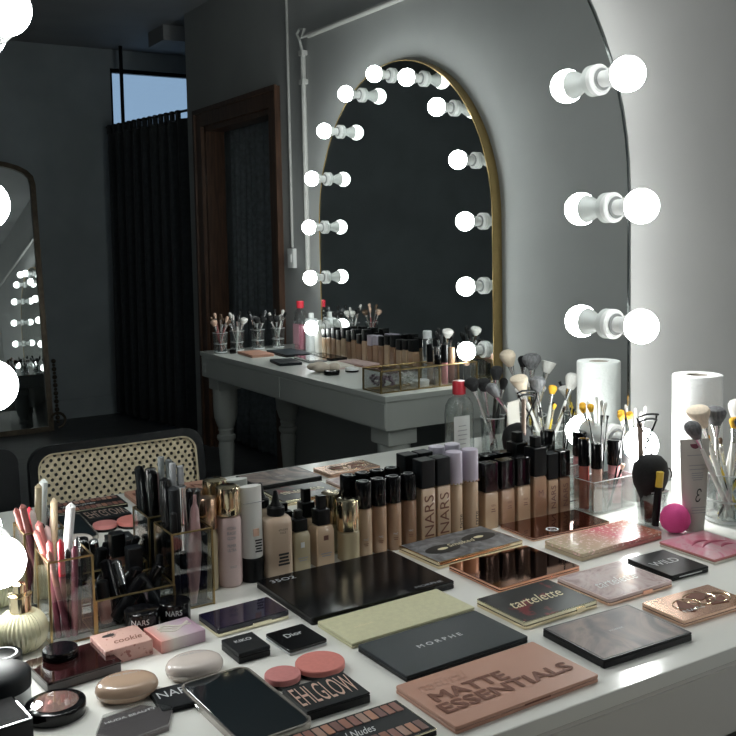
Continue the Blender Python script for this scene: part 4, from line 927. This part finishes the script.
# ================================================================== BRASS AND GLASS ORGANISER
t = thing('makeup_organizer', 'brass-framed glass organiser with two tall cups and a low middle tray', 'organizer', (0, 0, ZT))
bx = .0015
def frame_box(x0, x1, y0, y1, z0, z1, nm):
    mb = MB()
    for z in (z0 + bx, z1): mb.tube([(x0, y0, z), (x1, y0, z), (x1, y1, z), (x0, y1, z)], bx, 6, closed=True)
    for x in (x0, x1):
        for y in (y0, y1): mb.box(x - bx, x + bx, y - bx, y + bx, z0, z1)
    mb.build(nm, 'brass', t)
    g = MB()
    g.box(x0 + bx, x1 - bx, y0 - .0008, y0 + .0008, z0, z1 - bx).box(x0 + bx, x1 - bx, y1 - .0008, y1 + .0008, z0, z1 - bx).box(x0 - .0008, x0 + .0008, y0 + bx, y1 - bx, z0, z1 - bx).box(x1 - .0008, x1 + .0008, y0 + bx, y1 - bx, z0, z1 - bx)
    g.build('glass_panels', 'clear2', t, False)
frame_box(.0585, .117, -.112, -.040, 0, .117, 'cup_frame')
frame_box(.239, .301, -.090, -.014, 0, .117, 'cup_frame')
frame_box(.1215, .2345, -.105, -.020, 0, .048, 'tray_frame')
MB().box(.0585, .301, -.088, -.022, 0, .002).build('floor_panel', mat('mirrored_floor', (.25, .23, .2), .1, .8), t, False)
zb = ZT + .0048
G = 'lip pencils in the left brass cup'
pens = [
 ('white concealer pencil with black marks standing tallest in the left brass cup', (.080, -.070), (.099, -.082, .186), .0062, 'bwhite', 'bwhite', .55),
 ('bright red lip pencil in the left brass cup', (.082, -.088), (.079, -.097, .142), .0045, 'hplum', 'red', .62),
 ('dark plum lip pencil at the front left of the left brass cup', (.084, -.098), (.062, -.101, .130), .0042, 'hplum', 'hbrn', .6),
 ('dusty rose lip pencil leaning left in the left brass cup', (.088, -.060), (.060, -.052, .160), .0050, 'hplum', 'hrose', .7),
 ('pale pink lip pencil at the rear left of the left brass cup', (.094, -.072), (.053, -.066, .152), .0046, 'hbrn', 'hrose', .7),
 ('beige pencil with a gold end in the left brass cup', (.075, -.055), (.084, -.048, .188), .0050, 'hbei', 'hbei', .6),
 ('brown lip pencil on the right of the left brass cup', (.095, -.078), (.108, -.070, .132), .0044, 'blackm', 'hrose', .7),
 ('dark red lip pencil at the front right of the left brass cup', (.092, -.100), (.096, -.104, .132), .0044, 'hplum', 'hplum', .6),
 ('black and silver pencil in the middle of the left brass cup', (.100, -.090), (.103, -.092, .140), .0042, 'blackm', 'hsil', .7),
 ('mauve lip pencil at the back of the left brass cup', (.100, -.058), (.072, -.047, .150), .0045, 'hbrn', 'pinkp', .75),
 ('coral lip pencil leaning back in the left brass cup', (.072, -.094), (.068, -.078, .138), .0044, 'hplum', 'hpk', .65)]
for (lb, a_, b_, r_, m1, m2, sp) in pens: stick('lip_pencil', lb, 'pencil', (a_[0], a_[1], zb), (b_[0], b_[1], ZT + b_[2]), r_, m1, m2, sp, .004, G)
G = 'mascaras and pens in the right brass cup'
pens = [
 ('slim black pen with pointed cap standing left in the right brass cup', (.252, -.045), (.2445, -.058, .190), .0050, 'blackm', 'black', .5, .012),
 ('black mascara with silver-grey cap at the left of the right brass cup', (.256, -.062), (.247, -.080, .186), .0075, 'black', 'blacks', .6, .003),
 ('shiny silver mascara in the right brass cup', (.268, -.060), (.262, -.068, .182), .0085, 'blackm', 'chrome', .45, 0),
 ('tall silver pen at the back of the right brass cup', (.268, -.030), (.266, -.026, .208), .0050, 'greyp', 'greyp', .5, 0),
 ('second tall grey pen beside the tall silver pen', (.278, -.030), (.278, -.026, .202), .0050, 'greyp', 'greyp', .5, 0),
 ('pink cone-shaped applicator at the front of the right brass cup', (.272, -.080), (.280, -.080, .168), .0115, 'hpkdull', None, .6, .09),
 ('short black pencil on the right of the right brass cup', (.288, -.045), (.290, -.040, .150), .0048, 'hbk', 'hbk', .6, .004),
 ('brown eye pencil in the middle of the right brass cup', (.280, -.055), (.284, -.058, .160), .0042, 'hbrn', 'blackm', .6, .004),
 ('thick black mascara behind the silver mascara', (.255, -.030), (.252, -.028, .188), .0075, 'black', 'black', .6, .003),
 ('white-lettered black mascara beside the pink applicator', (.290, -.075), (.292, -.078, .110), .0062, 'black', 'blackm', .6, .003)]
for (lb, a_, b_, r_, m1, m2, sp, tp) in pens: stick('mascara', lb, 'mascara', (a_[0], a_[1], zb), (b_[0], b_[1], ZT + b_[2]), r_, m1, m2, sp, tp, G, r1=(r_ * 1.0 if m2 else .0085))
# things in the low tray
t = thing('foundation_bottle', 'small glass bottle with a square black cap standing in the middle tray', 'bottle', (.196, -.042, ZT + .003))
lath_part(t, 'body', [(.012, 0), (.0135, .002), (.0135, .050), (.010, .055)], 'hbrn', 20); MB().rr(.022, .022, .0555, .092, .003, .001).build('cap', 'blackm', t)
G = 'pens lying in the middle tray'
for (lb, a_, b_, r_, m1, m2) in (('black lipstick with a white stripe leaning in the middle tray', (.160, -.085, .010), (.148, -.060, .090), .0085, 'black', 'black'), ('silver-striped black mascara leaning in the middle tray', (.178, -.082, .010), (.164, -.058, .085), .0068, 'black', 'hsil'),
    ('black kohl pot lying across the left of the middle tray', (.128, -.060, .012), (.152, -.040, .060), .0090, 'blackm', 'black'), ('black eyeliner leaning against the right cup from the middle tray', (.212, -.085, .010), (.2325, -.052, .080), .0055, 'blackm', 'blackm'),
    ('short brown lipstick standing at the back of the middle tray', (.140, -.088, .008), (.136, -.083, .070), .0085, 'hbrn', 'blackm')):
    stick('lipstick', lb, 'lipstick', (a_[0], a_[1], ZT + a_[2]), (b_[0], b_[1], ZT + b_[2]), r_, m1, m2, .55, .002, G)
for k, (lb, a_, b_, r_, m1, m2) in enumerate((
    ('thick black tube slanting across the front of the middle tray', (.150, -.094, .012), (.196, -.084, .060), .0095, 'blackm', 'black'),
    ('matte black pot-shaped stick at the front right of the middle tray', (.215, -.094, .010), (.190, -.078, .064), .0100, 'blacks', 'blackm'),
    ('glossy black lipstick heaped in the centre of the middle tray', (.170, -.060, .012), (.192, -.070, .074), .0090, 'black', 'black'),
    ('black pencil lying left to right over the middle tray heap', (.130, -.078, .030), (.184, -.064, .066), .0045, 'hbk', 'hbk'),
    ('black tube slanting towards the right brass cup in the middle tray', (.200, -.060, .012), (.228, -.066, .070), .0085, 'blacks', 'black'),
    ('stubby black lipstick at the rear of the middle tray heap', (.156, -.038, .010), (.172, -.036, .078), .0085, 'blackm', 'blackm'))):
    stick('lipstick', lb, 'lipstick', (a_[0], a_[1], ZT + a_[2]), (b_[0], b_[1], ZT + b_[2]), r_, m1, m2, .55, .002, 'pens lying in the middle tray')
for (lb, a_, b_, r_, m1, m2) in (('black eyeliner at the left front of the right brass cup', (.250, -.078), (.2455, -.081, .150), .0050, 'blackm', 'blackm'), ('black kajal pencil behind the pink applicator', (.278, -.062), (.292, -.060, .172), .0048, 'hbk', 'hbk'), ('glossy black mascara in the right rear corner of the right brass cup', (.290, -.028), (.291, -.026, .165), .0068, 'black', 'black')):
    stick('mascara', lb, 'mascara', (a_[0], a_[1], zb), (b_[0], b_[1], ZT + b_[2]), r_, m1, m2, .6, .003, 'mascaras and pens in the right brass cup')
for (lb, a_, b_) in (('black kohl pencil on the right of the left brass cup', (.104, -.066), (.108, -.088, .122)), ('short black pencil in the middle of the left brass cup', (.084, -.080), (.090, -.088, .124)), ('black pencil at the rear of the left brass cup', (.074, -.068), (.088, -.050, .126))):
    stick('lip_pencil', lb, 'pencil', (a_[0], a_[1], zb), (b_[0], b_[1], ZT + b_[2]), .0044, 'blackm', 'hbk', .6, .004, 'lip pencils in the left brass cup')
def nars_pot(label, x, y, r, h, z=0):
    t = pot('powder_pot', label, 'pot', (x, y, ZT + z), r, h, 'blackm', 'black', .3, 'black lettered pots before the organiser')
    lettering(t, 'NARS', 'silverp', r * 1.05, .0075, (0, 0, h * .68), wrap=(r + .0004, R(-112)), bold=.01)
nars_pot('black pot lettered NARS in front of the middle tray', .176, -.1335, .0235, .034)
nars_pot('black pot lettered NARS next to the right brass cup', .226, -.1285, .0225, .034)
# perfume bottle
t = thing('perfume_bottle', 'round ribbed glass perfume bottle with a gold collar beside the lowest bulb', 'bottle', (.0235, -.094, ZT))
n = 72; rs = []
for (r_, z_) in ((.016, 0), (.0225, .002), (.0295, .009), (.0335, .019), (.0345, .029), (.0320, .039), (.0265, .047), (.0200, .0520), (.012, .0535)):
    rs.append([((r_ + (.0008 if j % 2 == 0 else -.0012)) * math.cos(2 * PI * j / n), (r_ + (.0008 if j % 2 == 0 else -.0012)) * math.sin(2 * PI * j / n), z_) for j in range(n)])
MB().rings(rs).build('ribbed_body', mat('ribbed_cream_glass', (.58, .55, .38), .12, coat=.6), t, True, 20)
lath_part(t, 'collar', [(.0135, .0530), (.0142, .0535), (.0142, .074), (.0158, .0755), (.0158, .077), (.011, .078)], 'gold'); lath_part(t, 'nozzle', [(.0085, .078), (.0085, .090), (.007, .0915)], 'gold')

# ================================================================== SECOND DRESSING TABLE
# four brush tumblers at the far end
tops = [('bt', 'bp'), ('bw', 'bb'), ('bb', 'bg'), ('bb', 'bw')]
hands = ['hpk', 'hwh', 'hbk', 'hwh']
nmz = ['nearest the table front', 'second from the table front', 'third from the table front', 'closest to the wall']
for k, (x, y) in enumerate(((1.556, -2.905), (1.655, -2.93), (1.765, -2.93), (1.875, -2.93))):
    cup('clear brush tumbler at the far end of the grey table, ' + nmz[k], (x, y, ZT), .036, .10, 'clear', .031, True, 'brush_tumbler')
    for j in range(7):
        a_ = 2 * PI * j / 7 + k
        brush('brush in the grey-table tumbler %s, ' % nmz[k] + ['leaning right', 'leaning back right', 'leaning back', 'leaning left', 'leaning front left', 'leaning to the front', 'leaning front right'][j],
              (x - .012 * math.cos(a_), y - .012 * math.sin(a_), ZT + .007), (x + .045 * math.cos(a_), y + .040 * math.sin(a_), ZT + .165 + .015 * (j % 3)), (.017 if j % 3 == 0 else .008), .03, hands[k] if j % 2 else 'hsil', tops[k][j % 2], 'dome', 'brushes in the grey-table tumblers', .004)
t = thing('micellar_water_bottle', 'pink micellar water bottle with a red cap on the grey table', 'bottle', (1.925, -2.775, ZT))
MB().rings([[(x_ * s, y_ * s, z_) for x_, y_ in rr_pts(.050, .080, .022)] for (s, z_) in ((.94, 0), (1, .005), (1, .155), (.93, .18), (.70, .195), (.36, .203), (.30, .206))]).build('body', glass('clear_pet', (.9, .92, .92), .1), t)
MB().rr(.046, .072, .004, .125, .02, .003).build('pink_liquid', 'pinkliq', t)
lath_part(t, 'cap', [(.0155, .206), (.0185, .207), (.0185, .238), (.017, .241)], 'red'); MB().box(-.0262, -.0256, -.03, .03, .03, .13).build('label_panel', mat('pink_label', (.75, .42, .50), .5), t, False)
for k, (x, y, w_, h_, m_) in enumerate(((1.935, -2.680, .05, .16, 'frosted'), (1.94, -2.610, .04, .13, 'whitep'))):
    t = thing('lotion_bottle', ['tall frosted lotion bottle beside the pink micellar water', 'short white lotion bottle beside the frosted one'][k], 'bottle', (x, y, ZT))
    MB().rr(w_, w_, 0, h_, .01, .003).build('body', m_, t); lath_part(t, 'cap', [(.012, h_), (.013, h_ + .001), (.013, h_ + .025), (.011, h_ + .027)], 'bwhite', 20)
# row of foundation bottles before the gold mirror
rn = random.Random(4)
ords = ['first', 'second', 'third', 'fourth', 'fifth', 'sixth', 'seventh', 'eighth', 'ninth', 'tenth', 'eleventh', 'twelfth', 'thirteenth', 'fourteenth', 'fifteenth', 'sixteenth', 'seventeenth']
for k in range(17):
    y = -2.54 + k * .046; w_ = .034; hb = rn.uniform(.075, .095); hc = hb + rn.uniform(.038, .05); x = 1.940
    lv = k in (9, 10)
    t = square_bottle('foundation bottle with a %s cap before the gold-framed mirror, %s from the far end' % ('lavender' if lv else 'black', ords[k]), 0, w_, hb, hc, rn.choice(['tan', 'tan2', 'tan3']), cap='lav' if lv else 'blackm', group='foundation bottles on the grey table')
    t.location = (x, y, ZT)
# palettes on the grey table
for (lb, x, y, w_, d_, a_, m1, m2) in (
    ('light brown palette nearest the tumblers on the grey table', 1.66, -2.73, .11, .20, 4, 'nude', 'nude'), ('wide black palette in the middle of the grey table', 1.80, -2.66, .13, .24, 3, 'blackm', 'slatelid'),
    ('grey palette near the front edge of the grey table', 1.635, -2.36, .10, .17, 10, 'slatelid', 'slatelid'), ('black palette nearest the mirror on the grey table', 1.865, -2.40, .085, .22, 0, 'blackm', 'black'),
    ('silver shiny palette beside the grey palette', 1.770, -2.385, .085, .19, 6, 'greyp', 'chrome'), ('rose palette in front of the foundation row', 1.865, -2.12, .085, .20, -3, 'rgold2', 'pinkp'),
    ('pale pink palette in front of the black bottles', 1.755, -2.12, .09, .17, 5, 'pinkp', 'cream'), ('dark brown palette before the lavender-capped bottles', 1.855, -1.87, .085, .17, 2, 'hbrn', 'bronze')):
    t = thing('eyeshadow_palette', lb, 'palette', (x, y, ZT), R(a_), 'palettes on the grey table')
    MB().rr(w_, d_, 0, .0055, .003, .0006).build('base', m1, t); MB().rr(w_, d_, .006, .012, .003, .0006).build('lid', m2, t)
for (lb, x, y, r_, m1) in (('round black compact near the front edge of the grey table', 1.625, -1.925, .032, 'black'), ('small round black pot beside the tumblers', 1.600, -2.86, .016, 'black'), ('round white jar on the grey table beside the fluffy puff', 1.730, -1.945, .028, 'bwhite')):
    pot('powder_compact', lb, 'compact', (x, y, ZT), r_, .018, 'blackm', m1, .4)
t = thing('powder_puff', 'crumpled cream fluffy puff near the front edge of the grey table', 'puff', (1.640, -2.05, ZT)); 
vs = []
mb = MB(); rf = random.Random(2)
for k in range(9): mb.sphere((rf.uniform(-.035, .035), rf.uniform(-.06, .06), .020), rf.uniform(.022, .03), 12, sz=.6)
mb.build('fleece', 'fluff', t, True, 180)
# brass display tray at the near corner
t = thing('makeup_organizer', 'long brass-framed glass organiser at the near end of the grey table', 'organizer', (0, 0, ZT))
X0, X1, Y0, Y1, H = 1.530, 1.950, -1.520, -1.400, .078
mb = MB()
for z in (.002, H): mb.tube([(X0, Y0, z), (X1, Y0, z), (X1, Y1, z), (X0, Y1, z)], .0028, 6, closed=True)
div = [X0, 1.61, 1.69, 1.78, 1.865, X1]
for x in div:
    for y in (Y0, Y1): mb.box(x - .0025, x + .0025, y - .0025, y + .0025, 0, H)
    mb.tube([(x, Y0, H), (x, Y1, H)], .0022, 6)
mb.build('brass_frame', 'brass', t)
g = MB().box(X0, X1, Y0 - .0006, Y0 + .0006, .003, H).box(X0, X1, Y1 - .0006, Y1 + .0006, .003, H)
for x in div: g.box(x - .0006, x + .0006, Y0, Y1, .003, H)
g.build('glass_panels', 'clear2', t, False)
MB().box(X0, X1, Y0, Y1, 0, .0015).build('floor_panel', 'brasspaint', t, False)
def flowers(label, cx, m, n, sd):
    rf = random.Random(sd); mb = MB()
    for _ in range(n):
        p = (cx + rf.uniform(-.024, .024), -1.46 + rf.uniform(-.045, .045), rf.uniform(.016, .05))
        for k in range(5):
            a_ = 2 * PI * k / 5 + rf.uniform(0, 1); q = Matrix.Translation((p[0], p[1], p[2] + ZT)) @ Matrix.Rotation(a_, 4, 'Z') @ Matrix.Rotation(rf.uniform(-.9, .2), 4, 'Y')
            mb.add([(0, 0, 0), (.007, .004, .001), (.014, 0, .002), (.007, -.004, .001)], [(0, 1, 2, 3)], q)
    o = mb.build('dried_flowers', m, None, False); s = o.modifiers.new('t', 'SOLIDIFY'); s.thickness = .0006; tag(o, label, 'dried flowers', kind='stuff')
flowers('dark purple dried flower petals in the near compartment of the brass organiser', 1.570, 'flower', 42, 1)
flowers('white petals in the second compartment of the brass organiser', 1.650, 'petal', 42, 2)
pot('powder_compact', 'low round white compact in the third compartment of the brass organiser', 'compact', (1.735, -1.46, ZT + .002), .035, .022, 'bwhite', 'bwhite', .5)
mcl = ['hbei', 'gloss_pink', 'hbrn', 'black', 'hbk', 'tan', 'hplum', 'gloss_nude', 'black', 'hsil']
nmc = ['beige', 'pink', 'brown', 'glossy black', 'matte black', 'tan', 'plum', 'nude', 'shiny black', 'silver']
for k in range(10):
    col_ = k % 5; row = k // 5; x = 1.798 + .031 * col_ + (.008 if col_ >= 3 else 0); y = -1.435 - row * .05
    stick('lip_gloss', nmc[k] + ' lip gloss standing in the long brass organiser, %s row, %s from the petals' % (['near', 'far'][row], ords[col_]), 'lip gloss', (x, y, ZT + .002), (x, y, ZT + .112 + .012 * ((k * 3) % 4)), .0115, mcl[k], 'blackm' if k % 2 else mcl[(k + 3) % 10], .55, 0, 'lip glosses in the brass organiser')
# glass with brushes and a white round brush near the mirror edge, hairspray can
cup('dark smoky cup of brushes beside the near edge of the gold-framed mirror', (1.925, -1.565, ZT), .034, .10, 'smokeglass', .03)
for j in range(7):
    a_ = 2 * PI * j / 7
    brush('brush in the smoky cup, ' + ['leaning right', 'leaning back right', 'leaning back', 'leaning left', 'leaning front left', 'leaning to the front', 'leaning front right'][j], (1.925 - .012 * math.cos(a_), -1.565 - .012 * math.sin(a_), ZT + .007),
          (1.925 + .036 * math.cos(a_), -1.565 + .034 * math.sin(a_), ZT + .17 + .012 * (j % 3)), .022 if j == 2 else .008, .035, 'hbk', 'bw' if j == 2 else 'bb', 'dome', 'brushes in the smoky cup', .004)
t = thing('hairspray_can', 'slim silver spray can in the foundation row on the grey table', 'can', (1.937, -1.700, ZT))
lath_part(t, 'body', [(.020, 0), (.021, .002), (.021, .135), (.017, .142)], 'hsil'); lath_part(t, 'cap', [(.018, .1425), (.018, .170), (.015, .173)], 'silverp')
